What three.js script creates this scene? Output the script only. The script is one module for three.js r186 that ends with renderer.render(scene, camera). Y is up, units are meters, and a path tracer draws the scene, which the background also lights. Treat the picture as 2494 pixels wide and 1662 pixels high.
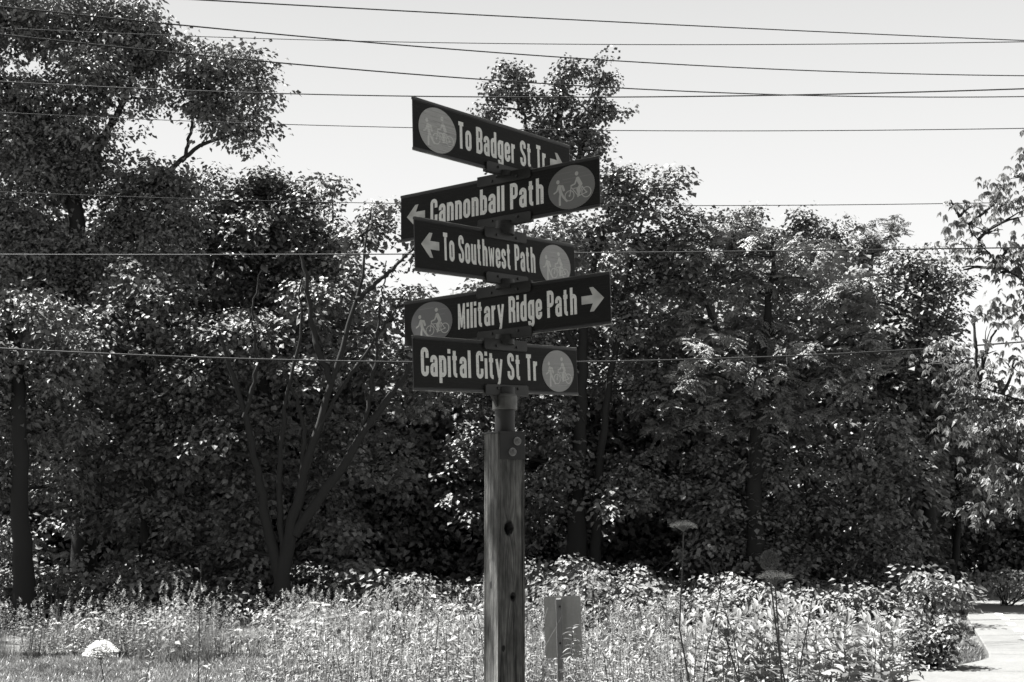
import * as THREE from 'three';
import { mergeGeometries } from 'three/addons/utils/BufferGeometryUtils.js';
import { RoundedBoxGeometry } from 'three/addons/geometries/RoundedBoxGeometry.js';
import { ImprovedNoise } from 'three/addons/math/ImprovedNoise.js';
import { Brush, Evaluator, SUBTRACTION } from 'three-bvh-csg';

// ------------------------------------------------------------------ camera, sky, sun, exposure
const scene = new THREE.Scene();
const EYE = 1.65, FOCAL = 3100, PITCH = 0.13118;              // FOCAL in pixels of a picture 2494 x 1662
const camera = new THREE.PerspectiveCamera(2 * Math.atan(831 / FOCAL) * 180 / Math.PI, 2494 / 1662, 0.05, 400);
camera.position.set(0, EYE, 0);
camera.rotation.x = PITCH;
camera.focus = 4.6; camera.userData.fStop = 24;
scene.add(camera);

const renderer = new THREE.WebGLRenderer();
renderer.toneMapping = THREE.LinearToneMapping;
renderer.toneMappingExposure = 5.4;
renderer.shadowMap.enabled = true;

const SUN_AZ = -74 * Math.PI / 180, SUN_EL = 62 * Math.PI / 180;   // from the left, high
const sunDir = new THREE.Vector3(Math.sin(SUN_AZ) * Math.cos(SUN_EL), Math.sin(SUN_EL), -Math.cos(SUN_AZ) * Math.cos(SUN_EL));
{ // a clear summer sky seen in black and white: pale near the horizon, deeper overhead, a broad glow about the sun
  const W = 256, H = 128, d = new Float32Array(W * H * 4), v = new THREE.Vector3();
  for (let y = 0; y < H; y++) for (let x = 0; x < W; x++) {
    const lat = ((y + 0.5) / H - 0.5) * Math.PI, lon = ((x + 0.5) / W - 0.5) * 2 * Math.PI;
    v.set(Math.cos(lat) * Math.cos(lon), Math.sin(lat), Math.cos(lat) * Math.sin(lon));
    const e = Math.max(0, Math.sin(lat));
    const base = 0.0315 + 0.169 * Math.exp(-2.2 * e * e - 0.25 * e);
    const ang = Math.acos(THREE.MathUtils.clamp(v.dot(sunDir), -1, 1)) * 180 / Math.PI;
    const L = base + 0.055 * Math.exp(-ang / 14);
    const o = (y * W + x) * 4; d[o] = d[o + 1] = L; d[o + 2] = L * 0.993; d[o + 3] = 1;
  }
  const sky = new THREE.DataTexture(d, W, H, THREE.RGBAFormat, THREE.FloatType);
  sky.mapping = THREE.EquirectangularReflectionMapping; sky.magFilter = sky.minFilter = THREE.LinearFilter; sky.needsUpdate = true;
  scene.background = sky; scene.environment = sky;
}
const sun = new THREE.DirectionalLight(new THREE.Color(1, 0.995, 0.98), 5);
sun.position.copy(sunDir).multiplyScalar(60).add(new THREE.Vector3(0, 0, -14));
sun.target.position.set(0, 0, -14); scene.add(sun, sun.target);
sun.castShadow = true; sun.shadow.mapSize.set(4096, 4096);
Object.assign(sun.shadow.camera, { left: -26, right: 26, top: 26, bottom: -26, near: 1, far: 120 });

// ------------------------------------------------------------------ helpers
function rngOf(seed) { let s = seed >>> 0; return () => { s = (s + 0x6d2b79f5) | 0; let t = Math.imul(s ^ (s >>> 15), 1 | s); t = (t + Math.imul(t ^ (t >>> 7), 61 | t)) ^ t; return ((t ^ (t >>> 14)) >>> 0) / 4294967296; }; }
const V = (x, y, z) => new THREE.Vector3(x, y, z);
const noise = new ImprovedNoise();
const fbm = (x, y, z, o = 4) => { let a = 0, s = 1, n = 0; for (let k = 0; k < o; k++) { a += s * noise.noise(x, y, z); n += s; s *= 0.5; x *= 2.03; y *= 2.03; z *= 2.03; } return a / n; };
const CP = Math.cos(PITCH), SP = Math.sin(PITCH);
const PX = 1.05992 / FOCAL;                                    // metres per display pixel (2353 wide) per metre of depth
function at(px, py, depth) {                                   // where a sight line meets the upright plane at that depth
  const x = (px - 1176.5) * PX, y = -(py - 784) * PX, f = CP - y * SP;
  return V(x / f * depth, EYE + (y * CP + SP) / f * depth, -depth);
}
const grey = (v) => new THREE.Color().setRGB(v * 1.0, v * 1.0, v * 0.985);
const used = {};
function numbered(n) { used[n] = (used[n] ?? -1) + 1; return used[n] ? n + '_' + String(used[n]).padStart(3, '0') : n; }
function tag(o, label, category, group, kind) {
  o.userData = { label, category };
  if (group) o.userData.group = group;
  if (kind) o.userData.kind = kind;
  return o;
}
function thing(name, label, category, p = V(0, 0, 0), group) {
  const o = new THREE.Group(); o.name = numbered(name); o.position.copy(p); scene.add(o);
  return tag(o, label, category, group);
}
function mesh(name, geo, mat, parent, top) {
  const m = new THREE.Mesh(geo, mat); m.name = top ? numbered(name) : name; m.castShadow = m.receiveShadow = true; (parent ?? scene).add(m); return m;
}
function inst(name, geo, mat, mats, parent, tones) {
  const m = new THREE.InstancedMesh(geo, mat, mats.length); m.name = name; m.castShadow = m.receiveShadow = true;
  mats.forEach((x, i) => m.setMatrixAt(i, x));
  if (tones) { const c = new THREE.Color(); tones.forEach((t, i) => m.setColorAt(i, c.setRGB(t, t, t))); }
  m.userData.kind = 'stuff'; (parent ?? scene).add(m); return m;
}
function dataTex(W, H, f, srgb) {
  const d = new Uint8Array(W * H * 4);
  for (let y = 0; y < H; y++) for (let x = 0; x < W; x++) { const v = THREE.MathUtils.clamp(f(x / W, y / H, x, y), 0, 1) * 255, o = (y * W + x) * 4; d[o] = d[o + 1] = v; d[o + 2] = v * (srgb ? 0.985 : 1); d[o + 3] = 255; }
  const t = new THREE.DataTexture(d, W, H); t.magFilter = THREE.LinearFilter; t.minFilter = THREE.LinearMipmapLinearFilter; t.wrapS = t.wrapT = THREE.RepeatWrapping;
  if (srgb) t.colorSpace = THREE.SRGBColorSpace; t.needsUpdate = true; return t;
}
function canvasTex(w, h, draw) {
  const c = document.createElement('canvas'); c.width = w; c.height = h; draw(c.getContext('2d'), w, h);
  const t = new THREE.CanvasTexture(c); t.colorSpace = THREE.SRGBColorSpace; t.anisotropy = 8; return t;
}
// a bag of triangles with a tone per vertex
class Bag {
  constructor() { this.p = []; this.i = []; this.c = []; }
  get n() { return this.p.length / 3; }
  v(a, t) { this.p.push(a.x, a.y, a.z); this.c.push(t, t, t); return this.n - 1; }
  leaf(b, dir, up, len, wid, fold, t, droop = 0) {             // base, direction, upper side
    const side = V().crossVectors(dir, up).normalize(), u = V().crossVectors(side, dir).normalize();
    const P = (a, s, h) => this.v(b.clone().addScaledVector(dir, a * len).addScaledVector(side, s * wid).addScaledVector(u, h * len), t);
    const o = P(0, 0, 0), l = P(0.42, 0.5, fold - droop * 0.2), tip = P(1, 0, -droop), r = P(0.42, -0.5, fold - droop * 0.2), m = P(0.5, 0, -droop * 0.25);
    this.i.push(o, m, l, l, m, tip, tip, m, r, r, m, o);
  }
  ribbon(pts, w0, w1, side, t) {
    let a = null;
    pts.forEach((q, k) => {
      const w = w0 + (w1 - w0) * k / (pts.length - 1);
      const l = this.v(q.clone().addScaledVector(side, w / 2), t), r = this.v(q.clone().addScaledVector(side, -w / 2), t);
      if (a) this.i.push(a[0], a[1], l, l, a[1], r);
      a = [l, r];
    });
  }
  tube(pts, rad, seg = 5, t = 1) {                             // tapered tube along points
    let nrm = V(0.3, 0.1, 1), prev = null;
    pts.forEach((q, k) => {
      const d = (pts[k + 1] ?? q).clone().sub(pts[k - 1] ?? q).normalize();
      nrm.sub(d.clone().multiplyScalar(nrm.dot(d))).normalize();
      const b = V().crossVectors(d, nrm), r = rad[k], ring = [];
      for (let j = 0; j < seg; j++) { const a = j / seg * Math.PI * 2; ring.push(this.v(q.clone().addScaledVector(nrm, Math.cos(a) * r).addScaledVector(b, Math.sin(a) * r), t)); }
      if (prev) for (let j = 0; j < seg; j++) { const e = (j + 1) % seg; this.i.push(prev[j], prev[e], ring[j], ring[j], prev[e], ring[e]); }
      prev = ring;
    });
  }
  geo(smooth) {
    const g = new THREE.BufferGeometry();
    g.setAttribute('position', new THREE.Float32BufferAttribute(this.p, 3));
    g.setAttribute('color', new THREE.Float32BufferAttribute(this.c, 3));
    g.setIndex(this.i);
    if (smooth) g.computeVertexNormals();
    return g;
  }
}
const bend = (a, b, n, sag, rnd) => {                          // a wavering line from a to b
  const out = [], len = a.distanceTo(b), j = V((rnd() - 0.5) * len * 0.16, sag * len, (rnd() - 0.5) * len * 0.16);
  for (let k = 0; k <= n; k++) { const t = k / n; out.push(a.clone().lerp(b, t).addScaledVector(j, 4 * t * (1 - t)).add(k && k < n ? V((rnd() - 0.5), (rnd() - 0.5), (rnd() - 0.5)).multiplyScalar(len * 0.035) : V())); }
  return out;
};
const catmull = (pts, n) => new THREE.CatmullRomCurve3(pts).getPoints(n);
const taper = (n, a, b) => Array.from({ length: n }, (_, k) => a + (b - a) * k / (n - 1));

// ------------------------------------------------------------------ materials
const leafMat = (v, through = 0.36, coat = 0.5, coatRough = 0.32) => new THREE.MeshPhysicalMaterial({ color: grey(v), roughness: 0.9, specularIntensity: 0.3, transmission: through, thickness: 0, clearcoat: coat, clearcoatRoughness: coatRough, vertexColors: true, side: THREE.DoubleSide });
const leafSolid = (v, coat = 0.22, coatRough = 0.36) => new THREE.MeshPhysicalMaterial({ color: grey(v), roughness: 0.9, specularIntensity: 0.3, clearcoat: coat, clearcoatRoughness: coatRough, vertexColors: true, side: THREE.DoubleSide });
const barkMap = dataTex(128, 256, (u, v) => 0.5 + 0.45 * fbm(u * 14, v * 4, 2.5) + 0.2 * fbm(u * 40, v * 16, 7), true);
const M = {
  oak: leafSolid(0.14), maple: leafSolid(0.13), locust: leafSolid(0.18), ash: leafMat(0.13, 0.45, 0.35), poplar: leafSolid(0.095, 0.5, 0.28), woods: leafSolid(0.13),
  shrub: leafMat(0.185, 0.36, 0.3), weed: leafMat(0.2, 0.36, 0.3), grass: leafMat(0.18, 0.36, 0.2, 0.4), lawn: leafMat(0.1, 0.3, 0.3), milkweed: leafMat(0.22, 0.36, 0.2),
  bark: new THREE.MeshPhysicalMaterial({ color: grey(0.028), roughness: 0.95, specularIntensity: 0.2, vertexColors: true }),
  stem: new THREE.MeshStandardMaterial({ color: grey(0.11), roughness: 0.8, vertexColors: true }),
  deadStem: new THREE.MeshStandardMaterial({ color: grey(0.045), roughness: 0.9, vertexColors: true }),
  petal: new THREE.MeshPhysicalMaterial({ color: grey(0.62), roughness: 0.9, transmission: 0.3, thickness: 0, vertexColors: true, side: THREE.DoubleSide }),
  wire: new THREE.MeshPhysicalMaterial({ color: grey(0.02), roughness: 0.8, specularIntensity: 0.25 }),
  cable: new THREE.MeshPhysicalMaterial({ color: grey(0.022), roughness: 0.6, specularIntensity: 0.4 }),
};

// ------------------------------------------------------------------ ground and path
const groundY = (x, z) => 0.035 * fbm(x * 0.25, 0.3, z * 0.25, 3);
{
  const n = 96, R = 90, g = new THREE.PlaneGeometry(2 * R, 2 * R, n * 2, n * 2); g.rotateX(-Math.PI / 2);
  const p = g.attributes.position, uv = g.attributes.uv;
  for (let k = 0; k < p.count; k++) { const x = p.getX(k), z = p.getZ(k); p.setY(k, groundY(x, z) - 0.03); uv.setXY(k, x / 6, z / 6); }
  g.computeVertexNormals();
  const map = dataTex(512, 512, (u, v) => { const c = (a, b, s) => fbm(a, b, s, 4); const q = c(u * 8, v * 8, 1.5) + 0.8 * c(u * 46, v * 46, 5.5); return 0.31 + 0.18 * q; }, true);
  const bump = dataTex(512, 512, (u, v) => 0.5 + 0.5 * fbm(u * 60, v * 60, 9.5));
  const m = mesh('ground', g, new THREE.MeshStandardMaterial({ map, color: 0xffffff, roughness: 1, bumpMap: bump, bumpScale: 0.03 }), scene, true);
  tag(m, 'dry grassy ground beneath the meadow and trees', 'ground', null, 'structure');
}
const onGround = (sx, sy) => { // source pixel of the photograph to the flat ground
  const x = (sx - 1247) / FOCAL, y = -(sy - 831) / FOCAL, f = CP - y * SP, t = -EYE / (y * CP + SP); return V(x * t, 0, -f * t);
};
const pathEdge = [[2700, 1440], [2494, 1455], [2410, 1466], [2345, 1480], [2352, 1495], [2362, 1515], [2382, 1550], [2404, 1588], [2413, 1606], [2408, 1617], [2350, 1632], [2260, 1645], [2160, 1656], [2050, 1668], [1900, 1690], [1700, 1730]].map(([a, b]) => onGround(a, b));
{
  const e = new THREE.CatmullRomCurve3(pathEdge, false, 'centripetal').getPoints(90), s = new THREE.Shape();
  e.forEach((q, k) => k ? s.lineTo(q.x, -q.z) : s.moveTo(q.x, -q.z));
  s.lineTo(1.2, 7.2); s.lineTo(16, 7.2); s.lineTo(26, 22); s.closePath();
  const g = new THREE.ExtrudeGeometry(s, { depth: 0.05, bevelEnabled: true, bevelThickness: 0.01, bevelSize: 0.015, bevelSegments: 1 }); g.rotateX(-Math.PI / 2);
  const map = dataTex(512, 512, (u, v, x, y) => { const r = Math.sin(x * 127.1 + y * 311.7) * 43758.5453; return 0.345 + 0.05 * fbm(u * 6, v * 6, 3.5) + 0.04 * fbm(u * 90, v * 90, 8.5) + 0.05 * ((r - Math.floor(r)) - 0.5); }, true);
  map.repeat.set(0.25, 0.25);
  const m = mesh('paved_path', g, new THREE.MeshStandardMaterial({ map, roughness: 0.92 }), scene, true);
  m.position.y = 0.0;
  tag(m, 'pale paved cycle path curving away past the shrubs', 'path', null, 'structure');
  const dash = new THREE.MeshStandardMaterial({ color: grey(0.75), roughness: 0.7 });
  for (const [x, y] of [[2435, 1507], [2449, 1518], [2464, 1532], [2481, 1549], [2503, 1568], [2530, 1592]]) {
    const c = onGround(x, y), c2 = onGround(x + 20, y + 19), b = mesh('painted_dash', new THREE.BoxGeometry(0.1, 0.004, 0.34), dash, m);
    b.position.set(c.x, 0.064, c.z); b.rotation.y = Math.atan2(c2.x - c.x, c2.z - c.z);
  }
}
{
  const a = onGround(2352, 1522), b = onGround(2620, 1517), L = a.distanceTo(b), path = scene.getObjectByName('paved_path'), j = mesh('joint', new THREE.BoxGeometry(L, 0.003, 0.03), new THREE.MeshStandardMaterial({ color: grey(0.05), roughness: 1 }), path);
  j.position.set((a.x + b.x) / 2, 0.0625, (a.z + b.z) / 2); j.rotation.y = -Math.atan2(b.z - a.z, b.x - a.x);
}
// side of the path: inside the paved polygon?
const pathPoly = [...new THREE.CatmullRomCurve3(pathEdge, false, 'centripetal').getPoints(40).map((q) => [q.x, q.z]), [1.2, -7.2], [16, -7.2], [26, -22]];
const onPath = (x, z, pad = 0) => { let c = false; for (let i = 0, j = pathPoly.length - 1; i < pathPoly.length; j = i++) { const [xi, zi] = pathPoly[i], [xj, zj] = pathPoly[j]; if ((zi > z) !== (zj > z) && x + pad < (xj - xi) * (z - zi) / (zj - zi) + xi) c = !c; } return c; };

// ------------------------------------------------------------------ the signpost
const GLYPH = {
  T: [22, 'M-4 -93 L26 -93 M11 -93 L11 0'], o: [22, 'M0 -57 A11 11 0 0 1 22 -57 L22 -18 A11 11 0 0 1 0 -18 Z'],
  B: [24, 'M0 0 L0 -100 M0 -93 L12 -93 A12 12 0 0 1 24 -81 L24 -64 A12 12 0 0 1 12 -52 L0 -52 M12 -52 A12 12 0 0 1 24 -40 L24 -19 A12 12 0 0 1 12 -7 L0 -7'],
  a: [22, 'M0 -50 L0 -57 A11 11 0 0 1 22 -57 L22 0 M22 -41 L12 -41 A12 12 0 0 0 0 -29 L0 -18 A11 11 0 0 0 22 -18'],
  d: [22, 'M22 0 L22 -100 M22 -57 A11 11 0 0 0 0 -57 L0 -18 A11 11 0 0 0 22 -18'], b: [22, 'M0 0 L0 -100 M0 -57 A11 11 0 0 1 22 -57 L22 -18 A11 11 0 0 1 0 -18'],
  g: [22, 'M22 -57 A11 11 0 0 0 0 -57 L0 -20 A11 11 0 0 0 22 -20 M22 -75 L22 7 A11 11 0 0 1 0 8 L0 3'],
  e: [22, 'M22 -26 L22 -18 A11 11 0 0 1 0 -18 L0 -57 A11 11 0 0 1 22 -57 L22 -38 L0 -38'], r: [15, 'M0 0 L0 -75 M0 -50 A17 17 0 0 1 17 -67'],
  S: [24, 'M24 -70 L24 -81 A12 12 0 0 0 0 -81 L0 -72 C0 -52 24 -50 24 -30 L24 -19 A12 12 0 0 1 0 -19 L0 -32'],
  s: [20, 'M20 -50 L20 -58 A10 10 0 0 0 0 -58 L0 -53 C0 -38 20 -38 20 -23 L20 -17 A10 10 0 0 1 0 -17 L0 -25'],
  t: [17, 'M5 -95 L5 -17 A10 10 0 0 0 14 -7 L18 -7 M-6 -69 L18 -69'], C: [24, 'M24 -64 L24 -81 A12 12 0 0 0 0 -81 L0 -19 A12 12 0 0 0 24 -19 L24 -36'],
  n: [22, 'M0 0 L0 -75 M0 -57 A11 11 0 0 1 22 -57 L22 0'], h: [22, 'M0 0 L0 -100 M0 -57 A11 11 0 0 1 22 -57 L22 0'], u: [22, 'M0 -75 L0 -18 A11 11 0 0 0 22 -18 M22 -75 L22 0'],
  l: [0, 'M0 0 L0 -100'], i: [0, 'M0 0 L0 -75 M0 -100 L0 -84'], P: [24, 'M0 0 L0 -100 M0 -93 L12 -93 A12 12 0 0 1 24 -81 L24 -58 A12 12 0 0 1 12 -46 L0 -46'],
  p: [22, 'M0 22 L0 -75 M0 -57 A11 11 0 0 1 22 -57 L22 -18 A11 11 0 0 1 0 -18'], w: [32, 'M-2 -75 L6 -2 L16 -70 L26 -2 L34 -75'], y: [22, 'M-3 -75 L10 -6 M25 -75 L11 8 A8 8 0 0 1 0 16'],
  M: [34, 'M0 0 L0 -100 M34 0 L34 -100 M2 -99 L17 -8 L32 -99'], R: [24, 'M0 0 L0 -100 M0 -93 L12 -93 A12 12 0 0 1 24 -81 L24 -62 A12 12 0 0 1 12 -50 L0 -50 M10 -50 A14 14 0 0 1 24 -36 L24 0'],
};
const BL = 0.762, BH = 0.1524, STROKE = 15.5;
const bladeInk = dataTex(512, 128, (u, v) => 0.14 + 0.045 * fbm(u * 30, v * 3, 1.3) + 0.03 * fbm(u * 70, v * 60, 4), true);
const wear = rngOf(77);
function faceTexture(words, u0, u1) {
  return canvasTex(2048, 410, (c, w, h) => {
    c.fillStyle = '#191918'; c.fillRect(0, 0, w, h);
    for (let k = 0; k < 900; k++) { const t = wear(); c.fillStyle = `rgba(${t < 0.5 ? '90,90,88' : '12,12,12'},${0.05 + 0.07 * wear()})`; c.fillRect(wear() * w, wear() * h, 20 + wear() * 260, 1 + wear() * 3); }
    let total = 0; const adv = (ch) => (ch === ' ' ? 22 : GLYPH[ch][0] + STROKE + 7.5);
    for (const ch of words) total += adv(ch);
    total -= 7.5;
    const sy = 0.53 * h / 100, sx = (u1 - u0) * w / total; let x = u0 * w;
    c.strokeStyle = '#dadad6'; c.lineJoin = 'bevel';
    for (const ch of words) {
      if (ch !== ' ') { c.save(); c.setTransform(sx, 0, 0, sy, x + STROKE / 2 * sx, 0.735 * h); c.lineWidth = ch === 'w' ? 9.5 : ch === 'M' ? 11 : ch === 'y' ? 13.5 : STROKE; c.stroke(new Path2D(GLYPH[ch][1])); c.restore(); }
      x += adv(ch) * sx;
    }
    c.setTransform(1, 0, 0, 1, 0, 0);
    for (let k = 0; k < 90; k++) { c.strokeStyle = `rgba(${wear() < 0.6 ? '120,120,116' : '8,8,8'},${0.08 + 0.2 * wear()})`; c.lineWidth = 0.6 + 1.6 * wear(); c.beginPath(); const x0 = wear() * w, y0 = wear() * h; c.moveTo(x0, y0); c.lineTo(x0 + (wear() - 0.5) * 160, y0 + (wear() - 0.3) * 90); c.stroke(); }  // scratches
    for (let k = 0; k < 2600; k++) { c.fillStyle = `rgba(60,60,58,${0.1 + 0.22 * wear()})`; const s = 1 + wear() * 3; c.fillRect(wear() * w, wear() * h, s * (1 + wear() * 4), s); }  // grime and pitting on the sheeting
  });
}
function discTexture(bg, fg, streaks, flip) {
  return canvasTex(384, 384, (c, w) => {
    c.fillStyle = bg; c.fillRect(0, 0, w, w);
    c.save(); if (flip) { c.translate(w, 0); c.scale(-1, 1); }
    c.scale(w / 100, w / 100); c.strokeStyle = c.fillStyle = fg; c.lineCap = c.lineJoin = 'round';
    const line = (lw, d) => { c.lineWidth = lw; c.stroke(new Path2D(d)); };
    // someone walking
    c.beginPath(); c.ellipse(21.5, 33, 3.6, 4.6, 0, 0, 7); c.fill();
    line(7, 'M24 43 L27 58'); line(5.2, 'M24 43 L31 44 L34 54'); line(3.4, 'M22 44 L19 54 L13 58'); line(4.6, 'M27 58 L25 72 L25 86'); line(4.4, 'M28 58 L33 70 L40 80');
    // someone on a bicycle
    c.beginPath(); c.ellipse(62, 21, 3.8, 4.8, 0, 0, 7); c.fill();
    line(8, 'M64 33 L70 47'); line(3.4, 'M62 33 L58 44 L50 47'); line(4.6, 'M69 49 L63 57 L66 70'); line(3.4, 'M70 49 L67 60 L64 74');
    line(2, 'M50 47 L47 69 M51 52 L65 73 L74 53 M55 54 L72 54 M65 73 L82 68 L73 52');
    for (const [x, y] of [[46, 69], [82, 67]]) { c.lineWidth = 2; c.beginPath(); c.ellipse(x, y, 9.6, 11.4, 0, 0, 7); c.stroke(); c.beginPath(); c.ellipse(x, y, 2, 2.4, 0, 0, 7); c.fill(); }
    c.restore();
    for (let k = 0; k < streaks; k++) { c.fillStyle = `rgba(${wear() < 0.55 ? '60,60,58' : '190,190,186'},${0.05 + 0.2 * wear()})`; const l = 30 + wear() * 220; c.fillRect(wear() * w - 40, wear() * w, l, 1 + wear() * 5); }
    for (let k = 0; k < 500; k++) { c.fillStyle = `rgba(40,40,38,${0.05 + 0.12 * wear()})`; c.fillRect(wear() * w, wear() * w, 1 + wear() * 4, 1 + wear() * 3); }
  });
}
const post = thing('trail_signpost', 'wooden post stacked with five dark trail name blades', 'signpost', V(-0.0215, 0, -3.8195));
{
  const metal = new THREE.MeshStandardMaterial({ color: grey(0.055), roughness: 0.5, metalness: 0.55, bumpMap: dataTex(128, 128, (u, v) => 0.5 + 0.5 * fbm(u * 20, v * 20, 3)), bumpScale: 0.0006, map: dataTex(128, 128, (u, v) => 0.72 + 0.3 * fbm(u * 7, v * 7, 6.2), true) });
  const dark = new THREE.MeshStandardMaterial({ map: bladeInk, roughness: 0.45, metalness: 0.2 });
  const darkMetal = new THREE.MeshStandardMaterial({ color: grey(0.03), roughness: 0.6, metalness: 0.3 });
  const bolt = new THREE.MeshStandardMaterial({ color: grey(0.26), roughness: 0.4, metalness: 0.6 });
  const zinc = metal.clone(); zinc.color = grey(0.2);
  // timber with knots: a map along the post
  const TOP = EYE + 0.222, W = 0.0895;
  const woodTex = (seed, knots) => {
    const warp = (u, v) => { let a = 0; for (const [ku, kv, s] of knots) { const dx = u - ku, dy = (v - kv) * 21; a += s * Math.exp(-(dx * dx * 26 + dy * dy * 3.2)) * (dx > 0 ? 1 : -1) * 0.16; } return u + a; };
    const h = (u, v) => { const q = warp(u, v); const rings = fbm(q * 9 + seed, v * 3.2, seed, 2), fine = 0.6 * fbm(q * 42, v * 22, seed + 5, 3) + 0.7 * fbm(u * 5, v * 40, seed + 3, 3), crack = Math.max(0, fbm(q * 18, v * 2.6, seed + 9, 3) - 0.19); return [rings, fine, crack]; };
    const knotAt = (u, v) => { let k = 0; for (const [ku, kv, s] of knots) { const r = Math.hypot((u - ku) / s, (v - kv) * 21 / s / 1.25); k = Math.max(k, THREE.MathUtils.smoothstep(0.2 - r + 0.05 * fbm(u * 16, v * 200, 4), 0, 0.07)); } return k; };
    return [dataTex(160, 2048, (u, v) => { const [a, b, c] = h(u, v); return (0.52 + 0.22 * a + 0.42 * b - 2.0 * c) * (1 - 0.72 * knotAt(u, v)); }, true), dataTex(160, 2048, (u, v) => { const [a, b, c] = h(u, v); return 0.6 + 0.35 * b - 2.8 * c; })];
  };
  const H = TOP + 0.35, vOf = (py) => (at(1176, py, 3.78).y + 0.35) / H;     // buried 0.35 m
  const knots = [[0.40, vOf(1214), 1.0], [0.55, vOf(1373), 0.62], [0.2, vOf(1490), 0.4]];
  const mats = [[1.5, []], [4.5, [[0.5, 0.8, 0.5]]], [0, []], [0, []], [7.5, knots], [9.5, []]].map(([s, k], n) => { if (n === 2 || n === 3) return new THREE.MeshStandardMaterial({ color: grey(0.12), roughness: 0.95 }); const [map, bumpMap] = woodTex(s, k); return new THREE.MeshStandardMaterial({ map, bumpMap, bumpScale: 0.011, roughness: 0.95, color: grey(0.36) }); });
  const ev = new Evaluator(); ev.useGroups = true;
  let body = new Brush(new THREE.BoxGeometry(W, H, W), mats); body.updateMatrixWorld();
  const holeMat = new THREE.MeshStandardMaterial({ color: grey(0.05), roughness: 1 });
  const cut = (geo, x, y, z) => { const b = new Brush(geo, holeMat); b.position.set(x, y, z); b.rotation.x = Math.PI / 2; b.updateMatrixWorld(); body = ev.evaluate(body, b, SUBTRACTION); };
  cut(new THREE.CylinderGeometry(0.0085, 0.007, 0.05, 14), 0.05 * W, at(1176, 1373, 3.78).y + 0.35 - H / 2, W / 2);
  const kg = new THREE.IcosahedronGeometry(0.0165, 3), kp = kg.attributes.position; for (let k = 0; k < kp.count; k++) { const f = 1 + 0.55 * noise.noise(kp.getX(k) * 90, kp.getY(k) * 90, kp.getZ(k) * 90); kp.setXYZ(k, kp.getX(k) * 0.85 * f, kp.getY(k) * 1.9 * f, kp.getZ(k) * 1.3 * f); } kg.computeVertexNormals(); cut(kg, -0.1 * W, at(1176, 1215, 3.78).y + 0.35 - H / 2, W / 2 - 0.004);
  const wood = new THREE.Mesh(body.geometry, body.material); wood.name = 'post'; wood.castShadow = wood.receiveShadow = true;
  wood.position.set(-0.001, H / 2 - 0.35, 0); wood.rotation.y = 0.49; wood.userData.label = 'weathered square timber post with knots'; post.add(wood);
  const local = (m, x, y, z) => { m.position.set(-0.001 + x * Math.cos(0.49) + z * Math.sin(0.49), y, -x * Math.sin(0.49) + z * Math.cos(0.49)); m.rotation.y = 0.49; return m; };
  const saddle = local(mesh('mounting_plate', new RoundedBoxGeometry(0.084, 0.083, 0.005, 2, 0.002), darkMetal, post), 0.002, TOP - 0.035, W / 2 + 0.0025);
  local(mesh('mounting_plate', new RoundedBoxGeometry(0.084, 0.083, 0.005, 2, 0.002), darkMetal, post), 0.002, TOP - 0.035, -W / 2 - 0.0025);
  local(mesh('top_plate', new RoundedBoxGeometry(0.094, 0.006, 0.1, 2, 0.002), darkMetal, post), 0, TOP + 0.0035, 0);
  for (const [x, y] of [[0.014, -0.018 + 0.008], [-0.002, -0.05 + 0.008]]) {
    const w = mesh('washer', new THREE.CylinderGeometry(0.0125, 0.0125, 0.0025, 20), bolt, saddle); w.rotation.x = Math.PI / 2; w.position.set(x, y + 0.022, 0.004);
    const h = mesh('bolt', mergeGeometries([new THREE.CylinderGeometry(0.0085, 0.0085, 0.007, 6), new THREE.CylinderGeometry(0.0045, 0.0045, 0.02, 10).translate(0, 0.008, 0)]), bolt, saddle); h.rotation.x = Math.PI / 2; h.rotation.z = 0.3; h.position.set(x + 0.002, y + 0.022, 0.009);
  }
  const pipe = mesh('pipe', new THREE.CylinderGeometry(0.0302, 0.0302, 0.135, 32), darkMetal, post); pipe.position.y = TOP + 0.006 + 0.0675;
  // blades: [y above the eye, yaw, roll, slide, words, text from, to, disc centre, arrow centre and way]
  const DW = 0.216 * BL, DH = 0.87 * BH;
  const blades = [  // light is painted into the disc greys: paler on blades facing right
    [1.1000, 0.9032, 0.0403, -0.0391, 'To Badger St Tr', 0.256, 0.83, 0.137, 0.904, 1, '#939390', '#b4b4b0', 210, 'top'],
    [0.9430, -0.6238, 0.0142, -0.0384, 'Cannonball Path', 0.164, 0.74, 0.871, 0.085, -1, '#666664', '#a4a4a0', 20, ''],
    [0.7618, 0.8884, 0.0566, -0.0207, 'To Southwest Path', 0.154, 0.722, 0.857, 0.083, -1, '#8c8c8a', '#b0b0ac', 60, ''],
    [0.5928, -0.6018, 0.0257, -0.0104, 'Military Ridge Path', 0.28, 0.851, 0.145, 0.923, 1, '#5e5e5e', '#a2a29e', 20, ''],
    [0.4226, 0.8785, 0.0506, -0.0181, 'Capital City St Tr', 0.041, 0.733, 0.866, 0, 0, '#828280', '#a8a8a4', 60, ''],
  ];
  const arrowShape = (() => { const s = new THREE.Shape(); [[-0.5, 0.19], [0.0, 0.19], [-0.14, 0.56], [0.03, 0.56], [0.5, 0], [0.03, -0.56], [-0.14, -0.56], [0.0, -0.19], [-0.5, -0.19]].forEach(([x, y], k) => k ? s.lineTo(x * 0.076, y * 0.064) : s.moveTo(x * 0.076, y * 0.064)); s.closePath(); return s; })();
  const arrowGeo = new THREE.ExtrudeGeometry(arrowShape, { depth: 0.0006, bevelEnabled: false });
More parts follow.
